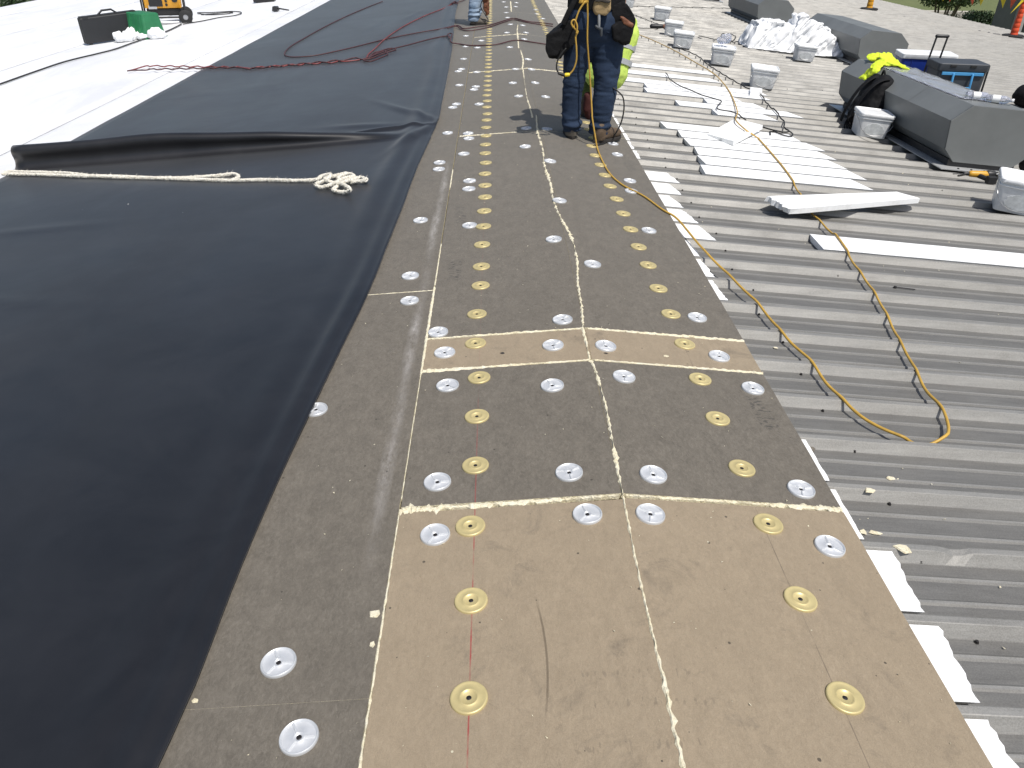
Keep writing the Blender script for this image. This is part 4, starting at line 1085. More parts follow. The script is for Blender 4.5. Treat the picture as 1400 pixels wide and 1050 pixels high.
def bag(parent, quad, depth, mat, name, amp=.005, vox=.009):
    # soft box: outline in x-z, given depth in y
    mb = MB(); q = [Vector(v) for v in quad]; fr = [v+Vector((0, -depth/2, 0)) for v in q]; bk = [v+Vector((0, depth/2, 0)) for v in q]
    mb.loft([fr, bk], True); me = mb.mesh('t'); bm = bmesh.new(); bm.from_mesh(me); bmesh.ops.recalc_face_normals(bm, faces=bm.faces); bm.to_mesh(me); bm.free()
    mb2 = MB(); mb2.add([v.co for v in me.vertices], [tuple(p.vertices) for p in me.polygons])
    me2 = fuse(mb2, vox, 5); displace(me2, lambda p, n: amp*nz(p.x*20, p.y*20, p.z*20)+amp*.5*nz(p.x*55, p.y*55, p.z*55)); return mkobj(name, me2, M[mat], parent, smooth=True)
def aq(pp, Y): return [at_y(a, c, Y) for a, c in pp]
lp = bag(man, aq([(748, 48), (760, 38), (776, 26), (786, 28), (786, 56), (772, 70), (766, 79), (750, 79), (746, 66)], 6.13), .13, 'nylon', 'tool_pouch')
bag(man, aq([(747, 47), (768, 38), (770, 60), (762, 76), (750, 77), (746, 64)], 6.045), .05, 'nylon', 'tool_pouch')
rp_ = bag(man, aq([(836, 6), (852, 0), (866, 20), (868, 27), (860, 58), (852, 61), (838, 54), (833, 40)], 6.13), .13, 'nylon', 'tool_pouch')
bag(man, aq([(836, 36), (848, 26), (866, 32), (861, 57), (853, 60), (838, 54)], 6.05), .05, 'nylon', 'tool_pouch')
bag(rp_, aq([(847, 22), (854, 24), (866, 33), (864, 38), (852, 33)], 6.035), .03, 'brownleather', 'leather_flap', vox=.006)
tp = bag(man, aq([(814, -4), (836, -2), (834, 14), (828, 21), (814, 20), (810, 14)], 6.015), .06, 'tanleather', 'suede_pouch')
bag(tp, aq([(813, -2), (836, 0), (834, 4), (813, 2)], 5.98), .02, 'sole', 'pouch_flap', vox=.006)
mb = MB(); mb.limb([at_y(819, 18, 6.0), at_y(819, 36, 6.01)], [.011, .009], 8); hs = mb.build('hammer_handle', M['silver'], man, smooth=True)
mb = MB(); mb.limb([at_y(815, 36, 6.01), at_y(822, 40, 6.01), at_y(822, 48, 6.01)], [.010, .013, .009], 8); mb.build('hammer_head', M['coolgrey'], man, smooth=True)
mb = MB(); mb.tube(spline([at_y(770, 33, 6.06), at_y(778, 16, 6.06), at_y(786, 0, 6.07), at_y(790, -12, 6.08)], .02), [(.012, .02)]*len(spline([at_y(770, 33, 6.06), at_y(778, 16, 6.06), at_y(786, 0, 6.07), at_y(790, -12, 6.08)], .02)), 8); mb.build('suspender_strap', M['nylon'], man, smooth=True)
mb = MB()
for k in range(5): mb.limb([at_y(793+2.5*k, 3, 6.02-.01*(k % 2)), at_y(796+1.5*k, -6, 6.02)], [.009, .009], 8)
mb.build('cord_knot', M['yellow'], man, smooth=True)
# cord end hanging at his side with its plug
hp_ = aq([(800, 2), (792, 14), (787, 28), (785, 38), (790, 43), (787, 50), (788, 65), (788, 82), (784, 95), (778, 102)], 6.0)
t = empty('hanging_cord', at_y(777, 102, 6.0))
mb = MB(); mb.tube(spline(hp_, .01), .0062, 8); mb.build('cord', M['yellow'], t, smooth=True, angle=180)
mb = MB(); mb.tube(spline(aq([(784, 38), (781, 31), (785, 27), (789, 35), (788, 46)], 5.99), .008), .006, 8); mb.build('cord_loop', M['yellow'], t, smooth=True, angle=180)
mb = MB(); mb.limb(aq([(777, 102), (773.5, 102.5)], 6.0), [.013, .014], 10); mb.build('plug', M['pennant_y'], t, smooth=True)
mb = MB(); mb.limb(aq([(771, 102.5), (764, 100.5)], 6.0), [.013, .009], 10); mb.build('socket', M['blackcord'], t, smooth=True)
mb = MB(); mb.tube(spline(aq([(764, 100), (761, 94), (762, 84), (767, 74), (774, 66)], 6.02), .01), .0055, 8); mb.build('lead', M['blackcord'], t, smooth=True, angle=180)
tag(t, 'yellow cord end with black socket hanging from the worker belt beside his leg', 'cord')
cable('power_cable', aq([(838, 120), (846, 126), (852, 134), (853, 150), (849, 168), (842, 182)], 6.1)+[roof(836, 190, .008), roof(826, 196, .007), roof(812, 199, .007)], .006, M['blackcord'], 'black power lead drooping from the worker past his right boot to the boards', 'cord', step=.012)

# --- worker crouching just beyond him
YC_ = 6.95
J = dict(pelvis=(.57, YC_, .33), chest=(.64, YC_+.10, .65), neck=(.67, YC_+.19, .82), head=(.675, YC_+.27, .93), face=(.70, YC_+.42, .87),
         shL=(.50, YC_+.12, .77), shR=(.755, YC_+.08, .72), elL=(.46, YC_+.32, .56), elR=(.74, YC_+.28, .50), haL=(.52, YC_+.52, .42), haR=(.66, YC_+.52, .40),
         hipL=(.49, YC_+.02, .32), hipR=(.64, YC_+.02, .32), knL=(.44, YC_+.38, .42), knR=(.66, YC_+.40, .40), anL=(.42, YC_+.12, .06), anR=(.58, YC_+.16, .05), toeL=(.41, YC_+.27, 0), toeR=(.60, YC_+.30, -.03))
cr, CV = person(J, dict(top=M['hivis'], leg=M['olive'], sleeve=M['hivis'], foot=M['sole']), 'crouching worker in lime hi-vis top with silver bands, half hidden behind the standing worker', origin=(.58, YC_+.1, rz(.58, 0)))
boot(cr, (.42, YC_+.05, rz(.42, .001)), (0, 1), mat='boot'); boot(cr, (.57, YC_+.08, rz(.57, .001)), (.1, 1), mat='boot')
for f_, zz in ((.35, .13), (.72, .13)):
    c = CV['pelvis'].lerp(CV['chest'], f_); ax = (CV['chest']-CV['pelvis']).normalized(); a0 = Vector((1, 0, 0)); a0 = (a0-ax*a0.dot(ax)).normalized(); b0 = ax.cross(a0)
    mb = MB(); rings = []
    for k, (g_, h_) in enumerate(((.0, -.022), (.012, -.022), (.012, .022), (.0, .022), (.0, -.022))): rings.append([c+a0*(.192+g_-.006)*math.cos(q)+b0*(.128+g_)*math.sin(q)+ax*h_ for q in [2*math.pi*j/32 for j in range(32)]])
    mb.loft(rings, False); mb.build('reflective_band', M['silver'], cr, smooth=True)
mb = MB(); q = CV['knL']; mb.limb([(.425, YC_-.02, .16), (.43, YC_-.01, .05), (.45, YC_+.0, -.01)], [.034, .045, .035], 10); me = fuse(mb, .009, 3); displace(me, lambda p, n: .006*nz(p.x*20, p.y*20, p.z*20)); mkobj('red_rag', me, M['darkred'], cr, smooth=True)

# --- worker farther along the ridge
YF = 13.65; XF = -.66
J = dict(pelvis=(XF, YF, .88), chest=(XF+.03, YF, 1.24), neck=(XF+.05, YF, 1.40), head=(XF+.08, YF, 1.55), face=(XF+.25, YF-.02, 1.50),
         shL=(XF+.02, YF+.19, 1.33), shR=(XF+.02, YF-.19, 1.33), elL=(XF+.05, YF+.25, 1.06), elR=(XF+.08, YF-.24, 1.05), haL=(XF+.22, YF+.18, .90), haR=(XF+.20, YF-.16, .84),
         hipL=(XF, YF+.09, .82), hipR=(XF, YF-.09, .82), knL=(XF+.02, YF+.10, .42), knR=(XF, YF-.10, .42), anL=(XF-.02, YF+.12, .03), anR=(XF-.04, YF-.12, .03), toeL=(XF+.14, YF+.12, -.02), toeR=(XF+.12, YF-.12, -.02))
fp_, FV = person(J, dict(top=M['greyshirt'], leg=M['denim_pale'], sleeve=M['skin'], foot=M['sole']), 'worker in faded blue jeans standing beside the black membrane, seen from the knees down', origin=(XF, YF, rz(XF, 0)))
jl = [(XF-.02, YF+.12, 0, .075), (XF-.015, YF+.12, .1, .085), (XF, YF+.11, .25, .085), (XF+.01, YF+.1, .42, .088), (XF+.005, YF+.095, .6, .1), (XF, YF+.09, .82, .105)]
jr = [(XF-.04, YF-.12, 0, .075), (XF-.035, YF-.12, .1, .085), (XF-.02, YF-.11, .25, .085), (XF-.005, YF-.1, .42, .088), (XF, YF-.095, .6, .1), (XF, YF-.09, .82, .105)]
jeans(fp_, jl, jr, [(XF, YF, .68, .11, .15), (XF, YF, .80, .135, .19), (XF, YF, .95, .125, .175)], 'denim_pale', 1.3)
boot(fp_, (XF-.10, YF-.12, rz(XF, .001)), (1, 0), mat='bootgrey'); boot(fp_, (XF-.08, YF+.12, rz(XF, .001)), (1, 0), mat='bootgrey')
t = empty('tool_roll', at_y(666, 20, YF-.16))
b_ = bag(t, aq([(660, -6), (668, -6), (668, 10), (669, 18), (665, 22), (661, 12)], YF-.16), .10, 'brownleather', 'roll', amp=.02, vox=.015)
mb = MB(); mb.tube(spline(aq([(660, 0), (657, 8), (662, 18), (667, 26)], YF-.2), .03), .007, 6); mb.build('lanyard', M['blackcord'], t, smooth=True)
mb = MB(); mb.limb(aq([(664, -6), (664, -60)], YF-.16), [.012, .012], 8); mb.build('strap', M['brownleather'], t, smooth=True)
tag(t, 'brown leather tool roll hanging from the hand of the worker in faded jeans', 'tool roll')

# ================================================================== SITE CLUTTER, RIGHT SLOPE
def local(mb, o_, Mx): mb.v = [tuple(Vector(o_)+Mx @ Vector(v)) for v in mb.v]; return mb
def rbox(mb, c, sz, rad=.02, taper=1.0):
    # upright box with rounded plan and a little draft
    hw, hd, h = sz[0]/2, sz[1]/2, sz[2]
    q = MB(); q.loft([sq_ring(hw*taper-.004, hd*taper-.004, 0, rad), sq_ring(hw*taper, hd*taper, .006, rad), sq_ring(hw, hd, h-.006, rad), sq_ring(hw-.005, hd-.005, h, rad)], True)
    mb.add([Vector(c)+Vector(v) for v in q.v], q.f)
# black backpack leaning on the vent
bp = roof(1188, 165, CREST, 1); bx, by = 3.40, 8.05; bz = rz(bx, CREST)
t = empty('backpack', (bx, by, bz))
mb = MB(); mb.limb([(bx+.06, by+.0, bz+.12), (bx+.14, by+.05, bz+.40)], [.13, .11], 14); mb.limb([(bx+.05, by+.16, bz+.12), (bx+.13, by+.2, bz+.38)], [.13, .11], 14); mb.limb([(bx+.02, by+.08, bz+.10), (bx+.08, by+.1, bz+.30)], [.12, .10], 14); mb.limb([(bx-.05, by+.07, bz+.09), (bx-.02, by+.09, bz+.22)], [.085, .08], 12)
me = fuse(mb, .012, 5)
for v in me.vertices:
    v.co.z = max(v.co.z, bz+.002)
displace(me, lambda p, n: .012*nz(p.x*9, p.y*9, p.z*14)+.005*nz(p.x*30, p.y*30, p.z*30)); mkobj('body', me, M['nylon'], t, smooth=True)
for k, off in enumerate((-.02, .15)):
    P = [(bx+.16, by+off, bz+.48), (bx+.05, by-.02+off, bz+.46), (bx-.06, by-.03+off, bz+.36), (bx-.14, by-.02+off, bz+.18), (bx-.16, by+.0+off, bz+.04)]
    S_ = spline(P, .02); mb = MB(); mb.tube(S_, [(.026, .009)]*len(S_), 8); mb.build('shoulder_strap', M['nylon'], t, smooth=True)
S_ = spline([(bx+.15, by+.06, bz+.48), (bx+.14, by+.10, bz+.54), (bx+.15, by+.15, bz+.48)], .01); mb = MB(); mb.tube(S_, .010, 8); mb.build('carry_loop', M['nylon'], t, smooth=True)
for k in range(4):
    P = [(bx-.14+.02*k, by-.04, bz+.15), (bx-.20+.02*k, by-.06+.02*k, bz+.07), (bx-.21+.03*k, by-.09, bz+.012)]; mb = MB(); mb.tube(spline(P, .02), .008, 6); mb.build('loose_strap', M['nylon'], t, smooth=True)
tag(t, 'black backpack with loose straps slumped against the large grey vent', 'backpack')

# lime cloth on the vent
vx = 3.52; mb = MB()
def vtop(a, yv):  # height of the vent skin at fraction a across
    cs = [(0, .34), (.16, .48), (.64, .48), (.8, .34)]
    for (p, q), (r_, s_) in zip(cs, cs[1:]):
        if p <= a <= r_: return rz(vx+a, .005)+q+(s_-q)*(a-p)/(r_-p)
    return rz(vx+a, .005)+.34
strips_ = [[(1196, 82, .52), (1190, 78, .53), (1200, 76, .55), (1214, 79, .54), (1222, 84, .53), (1212, 88, .51), (1200, 86, .52)], [(1222, 82, .53), (1216, 77, .56), (1206, 80, .55), (1216, 87, .52), (1230, 89, .505), (1238, 94, .50)], [(1206, 84, .53), (1199, 90, .515), (1194, 96, .48), (1186, 101, .43), (1178, 108, .375)]]
for st in strips_:
    P = spline([roof(a, c, h, 1) for a, c, h in st], .02)
    mb.tube(P, [(.060+.022*nz(i*.3), .012+.008*nz(i*.4, 3)) for i in range(len(P))], 10)
me = fuse(mb, .008, 3); displace(me, lambda p, n: .016*nz(p.x*16, p.y*10, p.z*16)+.006*nz(p.x*40, p.y*30, p.z*40))
tag(mkobj('safety_vest', me, M['lime'], None, smooth=True, loc=(vx+.3, 8.6, vtop(.3, 8.6))), 'crumpled lime safety vest draped over the top of the large grey vent', 'vest')
# clear sheet and bottles on the vent
t = empty('water_bottle', (vx+.72, 6.95, vtop(.72, 6.95)))
def bottle(x, yv, ang, label, first=False):
    t = empty('water_bottle', (x, yv, rz(x, .005)+.485)); Mx = Matrix.Rotation(ang, 3, 'Z') @ Matrix.Rotation(R(90), 3, 'X')
    mb = MB(); mb.lathe([(.0, -.10), (.030, -.10), (.033, -.09), (.033, .04), (.028, .065), (.013, .09), (.013, .10)], 16, (x, yv, rz(x, .005)+.516), Mx); mb.build('bottle', M['clear'], t, smooth=True)
    mb = MB(); mb.lathe([(.0155, .10), (.0155, .118), (.001, .118)], 12, (x, yv, rz(x, .005)+.516), Mx); mb.build('cap', M['lid'], t, smooth=True)
    mb = MB(); mb.lathe([(.0336, -.05), (.0336, .01)], 16, (x, yv, rz(x, .005)+.516), Mx); mb.build('label_band', M['lid'], t, smooth=True)
    return tag(t, label, 'bottle', 'water bottles lying on the vent')
bpy.data.objects.remove(t)
bottle(vx+.36, 7.0, R(80), 'clear water bottle lying on the vent, cap toward the lime vest'); bottle(vx+.50, 6.92, R(60), 'clear water bottle lying near the end panel of the vent')
mb = MB(); vs = []; fs = []; n = 26
for i in range(n+1):
    for j in range(10):
        a = .18+.44*j/9; yv = 6.95+1.75*i/n; vs.append((vx+a, yv, vtop(a, yv)+.006+.010*abs(nz(a*9+yv*5, yv*2.0))+.006*abs(nz(a*22, yv*4))))
for i in range(n):
    for j in range(9): q = i*10+j; fs.append((q, q+1, q+11, q+10))
mb.add(vs, fs); o = mb.build('plastic_film', M['clear'], None, smooth=True, loc=(vx+.5, 7.8, vtop(.5, 7.8))); o.modifiers.new('t', 'SOLIDIFY').thickness = .0008
tag(o, 'wrinkled clear plastic film lying on top of the large grey vent', 'plastic film')

# cordless drill in front of the vent
dp = roof(1338, 240, CREST+.03, 1); t = empty('drill', (dp.x, dp.y, rz(dp.x, CREST)))
z0 = rz(dp.x, CREST)
mb = MB(); mb.limb([(dp.x-.07, dp.y, z0+.045), (dp.x+.06, dp.y-.01, z0+.04)], [.026, .032], 12); mb.build('housing', M['drill'], t, smooth=True)
mb = MB(); mb.limb([(dp.x+.07, dp.y-.01, z0+.045), (dp.x+.11, dp.y-.012, z0+.05)], [.034, .026], 12); mb.build('motor_cap', M['blackmetal'], t, smooth=True)
mb = MB(); mb.limb([(dp.x-.01, dp.y-.02, z0+.035), (dp.x+.03, dp.y-.11, z0+.026)], [.020, .019], 10); mb.build('grip', M['blackmetal'], t, smooth=True)
mb = MB(); mb.box((dp.x+.035, dp.y-.13, z0+.032), (.075, .05, .06)); mb.build('battery', M['blackmetal'], t, bevel=.006)
mb = MB(); mb.limb([(dp.x-.10, dp.y, z0+.045), (dp.x-.13, dp.y, z0+.045)], [.018, .012], 10); mb.limb([(dp.x-.13, dp.y, z0+.045), (dp.x-.22, dp.y+.005, z0+.04)], [.004, .004], 6); mb.build('chuck', M['blackmetal'], t, smooth=True)
tag(t, 'yellow and black cordless drill lying in front of the large grey vent', 'drill')
# black bag right of the drill, half out of the picture
q = roof(1404, 236, CREST, 1); mb = MB(); mb.limb([(q.x, q.y, rz(q.x, CREST)+.07), (q.x+.12, q.y+.05, rz(q.x, CREST)+.09)], [.085, .085], 12); mb.limb([(q.x+.02, q.y, rz(q.x, CREST)+.1), (q.x+.08, q.y+.03, rz(q.x, CREST)+.17)], [.05, .04], 10)
me = fuse(mb, .012, 3); displace(me, lambda p, n: .014*nz(p.x*14, p.y*14, p.z*14))
for v in me.vertices: v.co.z = max(v.co.z, rz(v.co.x, CREST+.001))
tag(mkobj('tool_bag', me, M['nylon'], None, smooth=True, loc=(q.x, q.y, rz(q.x, CREST))), 'black cloth tool bag beside the cord heap at the vent end', 'bag')
# far black bag behind the coolers
q = roof(1398, 147, CREST, 1); t = empty('duffel_bag', (q.x, q.y, rz(q.x, CREST))); z0 = rz(q.x, CREST)
mb = MB(); mb.limb([(q.x-.02, q.y, z0+.15), (q.x+.35, q.y-.06, z0+.14)], [.15, .15], 14); me = fuse(mb, .014, 4); displace(me, lambda p, n: .012*nz(p.x*10, p.y*10, p.z*10))
for v in me.vertices: v.co.z = max(v.co.z, rz(v.co.x, CREST+.001))
mkobj('body', me, M['nylon'], t, smooth=True)
mb = MB(); mb.tube(spline([(q.x+.02, q.y-.10, z0+.22), (q.x+.08, q.y-.08, z0+.36), (q.x+.20, q.y-.09, z0+.36), (q.x+.26, q.y-.12, z0+.22)], .02), .012, 8); mb.build('handle', M['nylon'], t, smooth=True)
for k in (.06, .2):
    mb = MB(); rings = [[Vector((q.x+k+o_, q.y-.02-.04*k+.157*math.cos(a), z0+.15+.157*math.sin(a))) for a in [math.pi*(-.15+1.3*j/15) for j in range(16)]] for o_ in (-.015, .015)]; mb.loft(rings, False, closed=False); mb.build('webbing', M['coolgrey'], t)
tag(t, 'black duffel bag with webbing behind the grey wheeled cooler', 'duffel bag')

# blue cooler with white lid
cx, cy = 5.30, 10.75; cz = rz(cx, CREST); t = empty('cooler', (cx, cy, cz))
Mz = Matrix.Rotation(R(-12), 3, 'Z')
def piece(fn, nm, mat, smooth=True, par=None, bevel=0):
    mb = MB(); fn(mb); local(mb, (cx, cy, cz), Mz); return mb.build(nm, M[mat], par or t, smooth=smooth, bevel=bevel)
body = piece(lambda m_: rbox(m_, (0, 0, 0), (.66, .40, .46), .04, .93), 'body', 'blue')
piece(lambda m_: rbox(m_, (0, 0, .461), (.69, .43, .06), .045, 1.0), 'lid', 'lid')
for xx in (-.2, 0, .2): piece(lambda m_: m_.box((xx, -.199, .25), (.012, .012, .40)), 'rib', 'blue', False, body, .003)
for s in (-1, 1): piece(lambda m_: m_.tube(spline([(s*.335, -.1, .37), (s*.365, -.08, .31), (s*.365, .08, .31), (s*.335, .1, .37)], .02), .010, 8), 'handle', 'lid')
tag(t, 'royal blue cooler with a white lid behind the large grey vent', 'cooler')
# grey wheeled cooler with pull handle
cx, cy = 5.30, 9.95; cz = rz(cx, CREST)+.11; Mz = Matrix.Rotation(R(-8), 3, 'Z'); t = empty('wheeled_cooler', (cx, cy, cz-.11))
body = piece(lambda m_: rbox(m_, (0, 0, -.085), (.56, .42, .425), .035, .94), 'body', 'coolgrey')
lid_ = piece(lambda m_: rbox(m_, (0, 0, .341), (.59, .45, .085), .04, 1.0), 'lid', 'coolgrey')
for xx in (-.13, .1): piece(lambda m_: m_.box((xx, -.226, .40), (.07, .02, .03)), 'lid_latch', 'blackmetal', False, lid_, .004)
piece(lambda m_: m_.box((0, -.224, .315), (.48, .018, .035)), 'trim_band', 'cyan', False, None, .004)
piece(lambda m_: (m_.limb([(-.11, -.245, .31), (-.11, -.262, .16)], [.014, .014], 8), m_.limb([(.11, -.245, .31), (.11, -.262, .16)], [.014, .014], 8), m_.limb([(-.11, -.262, .16), (.11, -.262, .16)], [.014, .014], 8)), 'front_handle', 'cyan')
piece(lambda m_: m_.limb([(.282, -.1, .33), (.282, .1, .33)], [.018, .018], 8), 'side_handle', 'cyan')
ph = piece(lambda m_: (m_.limb([(.312, -.14, -.05), (.312, -.14, .40)], [.012, .012], 8), m_.limb([(.312, .14, -.05), (.312, .14, .40)], [.012, .012], 8)), 'handle_rail', 'blackmetal')
for s in (-1, 1): piece(lambda m_: m_.lathe([(.001, -.02), (.055, -.02), (.062, -.012), (.062, .012), (.055, .02), (.001, .02)], 20, (.22, s*.225, -.046), Matrix.Rotation(R(90), 3, 'X')), 'wheel', 'tyre')
tag(t, 'slate grey wheeled cooler with light blue handles beside the blue cooler', 'wheeled cooler')
# tall pull handle belongs to a trolley case standing between them
cx, cy = 5.10, 10.3; cz = rz(cx, CREST); Mz = Matrix.Rotation(R(-8), 3, 'Z'); t = empty('tool_trolley', (cx, cy, cz))
piece(lambda m_: rbox(m_, (.02, .0, .03), (.20, .14, .30), .03, .95), 'case', 'blackmetal')
for xx in (-.02, .11): piece(lambda m_: m_.limb([(xx, .0, .15), (xx+.05, .0, .745)], [.012, .012], 8), 'rail', 'blackmetal')
piece(lambda m_: m_.limb([(.03, .0, .755), (.16, .0, .755)], [.02, .02], 10), 'grip', 'blackmetal')
for s in (-1, 1): piece(lambda m_: m_.lathe([(.001, -.015), (.045, -.015), (.05, -.008), (.05, .008), (.045, .015), (.001, .015)], 16, (s*.09, -.07, .05), Matrix.Rotation(R(90), 3, 'X')), 'wheel', 'tyre')
tag(t, 'black pull-along tool trolley with raised telescopic handle between the coolers', 'trolley')

# white sheeting over a heap
ta, tb = roof(1036, 66, CREST, 1), roof(1140, 78, CREST, 1)
mb = MB(); d = (tb-ta); random.seed(12)
def tz(p): return rz(p.x, CREST)
hump = [(.04, .40, .20), (.14, .44, .20), (.26, .44, .20), (.36, .40, .2), (.46, .38, .2), (.55, .58, .16), (.64, .50, .22), (.74, .48, .22), (.84, .42, .22), (.92, .30, .2)]
for f_, h_, r_ in hump:
    p = ta+d*f_; z0 = rz(p.x, CREST)
    mb.hexa([Vector((p.x+sx*.27, p.y+.24+sy*.36, z0+.004)) for sx, sy in ((-1, -1), (1, -1), (1, 1), (-1, 1))], [Vector((p.x+sx*.09, p.y+.26+sy*.20, z0+h_)) for sx, sy in ((-1, -1), (1, -1), (1, 1), (-1, 1))])
me = fuse(mb, .012, 10)
def fold(p, n):
    k = max(0, 1-abs(n.z)); g_ = p.x*.9+p.y*.25-p.z*.9
    zf = (p.z-rz(p.x, CREST))
    return (.045*math.sin(g_*19+3*nz(p.x*2.5, p.y*2.5, p.z*3))*k*(.4+.6*max(0, nz(p.x*3, p.z*3, 4)+.5))+.020*nz(p.x*11, p.y*11, p.z*9)-.07*max(0, .16-abs(nz(g_*4.5+7, p.y*2, p.z*1.5)))/.16*(.3+.7*k)-.035*max(0, .12-abs(nz(g_*11, p.y*4, p.z*3+5)))/.12) if zf > .02 else .03*nz(p.x*8, p.y*8)
displace(me, fold)
for v in me.vertices: v.co.z = max(v.co.z, rz(v.co.x, CREST+.001))
c = ta+d*.5; tag(mkobj('tarpaulin', me, M['tarp'], None, smooth=True, loc=(c.x, c.y+.2, tz(c)), angle=180), 'white plastic sheeting thrown over a heap in front of the second grey vent', 'tarpaulin')
# power tool on the roof by a pail
q = roof(897, 40, CREST, 1); z0 = tz(q); t = empty('angle_grinder', (q.x, q.y, z0))
mb = MB(); mb.limb([(q.x-.08, q.y, z0+.05), (q.x+.10, q.y, z0+.05)], [.042, .036], 12); mb.build('housing', M['blackmetal'], t, smooth=True)
mb = MB(); mb.limb([(q.x+.13, q.y, z0+.05), (q.x+.2, q.y, z0+.045)], [.036, .045], 12); mb.build('gear_head', M['brownleather'], t, smooth=True)
mb = MB(); mb.lathe([(.001, 0), (.06, 0), (.06, .004), (.001, .005)], 20, (q.x+.2, q.y, z0+.003)); mb.build('disc', M['coolgrey'], t)
tag(t, 'dark power tool with reddish head lying beside a pail', 'power tool')

# warning-line posts and pennants
def post(px, py, mat, label):
    q = roof(px, py, CREST, 1); z0 = tz(q); t = empty('warning_post', (q.x, q.y, z0))
    mb = MB(); mb.lathe([(.001, 0), (.30, 0), (.30, .03), (.26, .05), (.12, .055), (.12, .04), (.001, .04)], 8, (q.x, q.y, z0+.002)); mb.build('base', M['tyre'], t)
    mb = MB(); pr = [(.105, .045)]
    for k in range(8): zz = .09+k*.12; r_ = .10-.045*k/8; pr += [(r_, zz), (r_-.006, zz+.012), (r_-.006, zz+.03), (r_, zz+.042)]
    pr += [(.05, 1.06), (.02, 1.10), (.001, 1.10)]; mb.lathe(pr, 16, (q.x, q.y, z0)); mb.build('post', M[mat], t, smooth=True); 
    return tag(t, label, 'warning post'), Vector((q.x, q.y, z0+.98))
_, pa = post(1188, 13, 'genyellow', 'yellow warning post on a black rubber base near the roof edge'); _, pb = post(1385, 50, 'orange', 'orange warning post with pennants on a black rubber base near the roof edge')
pc = pb+Vector((1.4, -6.2, -.05))
t = empty('pennant_line', pb); random.seed(3)
L = [pa.lerp(pb, k/16)+Vector((0, 0, -.10*math.sin(math.pi*k/16))) for k in range(17)]+[pb.lerp(pc, k/12)+Vector((0, 0, -.08*math.sin(math.pi*k/12))) for k in range(1, 13)]
mb = MB(); mb.tube(L, .004, 5); mb.build('line', M['blackcord'], t)
for k in range(1, len(L)-1):
    a = L[k]; d = (L[k+1]-L[k]).normalized(); sw = Vector((random.uniform(-.10, .10), random.uniform(-.12, .12), 0)); mb = MB()
    tri = [a-d*.11, a+d*.11, a+Vector((0, 0, -.30))+sw]; nn = Vector((d.y, -d.x, 0))*.002
    if k % 3 == 1: continue
    mb.loft([[v-nn for v in tri], [v+nn for v in tri]], True); mb.build('pennant', M['pennant_o' if k % 2 else 'pennant_y'], t)
# big flag tied on the orange post
for (mt, e) in (('pennant_y', (-.32, -.05, -.45)), ('pennant_o', (.32, -.02, -.35))):
    mb = MB(); a = pb+Vector((0, 0, .06)); tri = [a+Vector((.0, -.1, .18)), a+Vector((.0, -.1, -.02)), a+Vector(e)]; nn = Vector((0, .003, 0)); mb.loft([[v-nn for v in tri], [v+nn for v in tri]], True); mb.build('pennant', M[mt], t)
tag(t, 'line of orange and yellow pennants strung between the warning posts', 'pennant line')

# ================================================================== SITE CLUTTER, LEFT SLOPE
# black tool case standing on its long edge
a = roof(119, 62, 0, -1); b_ = roof(186, 52, 0, -1); d = (b_-a); d.z = 0; Lc = 1.0; d.normalize(); n_ = Vector((d.y, -d.x, 0))
if n_.y > 0: n_ = -n_
cz = rz(a.x, 0); t = empty('tool_case', (a.x, a.y, cz)); up = (Vector((0, 0, 1))-n_*.12).normalized()
def cs_pt(u, v, w_): return a+d*(u*Lc)+up*v+n_*(-w_)+Vector((0, 0, rz(a.x+d.x*u*Lc, 0)-rz(a.x, 0)))
def cbox(u0, u1, v0, v1, w0, w1, nm, mat, bev=.012):
    mb = MB(); mb.hexa([cs_pt(u0, v0, w0), cs_pt(u1, v0, w0), cs_pt(u1, v0, w1), cs_pt(u0, v0, w1)], [cs_pt(u0, v1, w0), cs_pt(u1, v1, w0), cs_pt(u1, v1, w1), cs_pt(u0, v1, w1)])
    me = mb.mesh(nm); bm = bmesh.new(); bm.from_mesh(me); bmesh.ops.recalc_face_normals(bm, faces=bm.faces); bm.to_mesh(me); bm.free(); return mkobj(nm, me, M[mat], t, bevel=bev)
cbox(0, 1, .012, .43, 0, .075, 'shell', 'casebl', .02); cbox(0, 1, .012, .43, .08, .155, 'shell', 'casebl', .02)
cbox(.02, .98, .43, .445, .02, .135, 'rim', 'casebl', .004)
for u in (.06, .90): cbox(u, u+.05, .0, .014, .02, .135, 'foot', 'casebl', .003)
for u in (.05, .87): cbox(u, u+.09, .40, .452, -.006, .02, 'latch', 'casebl', .004)
mb = MB(); mb.limb([cs_pt(.34, .44, .075), cs_pt(.42, .50, .075), cs_pt(.58, .50, .075), cs_pt(.66, .44, .075)], [.016, .017, .017, .016], 10); mb.build('handle', M['casebl'], t, smooth=True)
tag(t, 'large black moulded tool case standing on edge on the white roof', 'tool case')
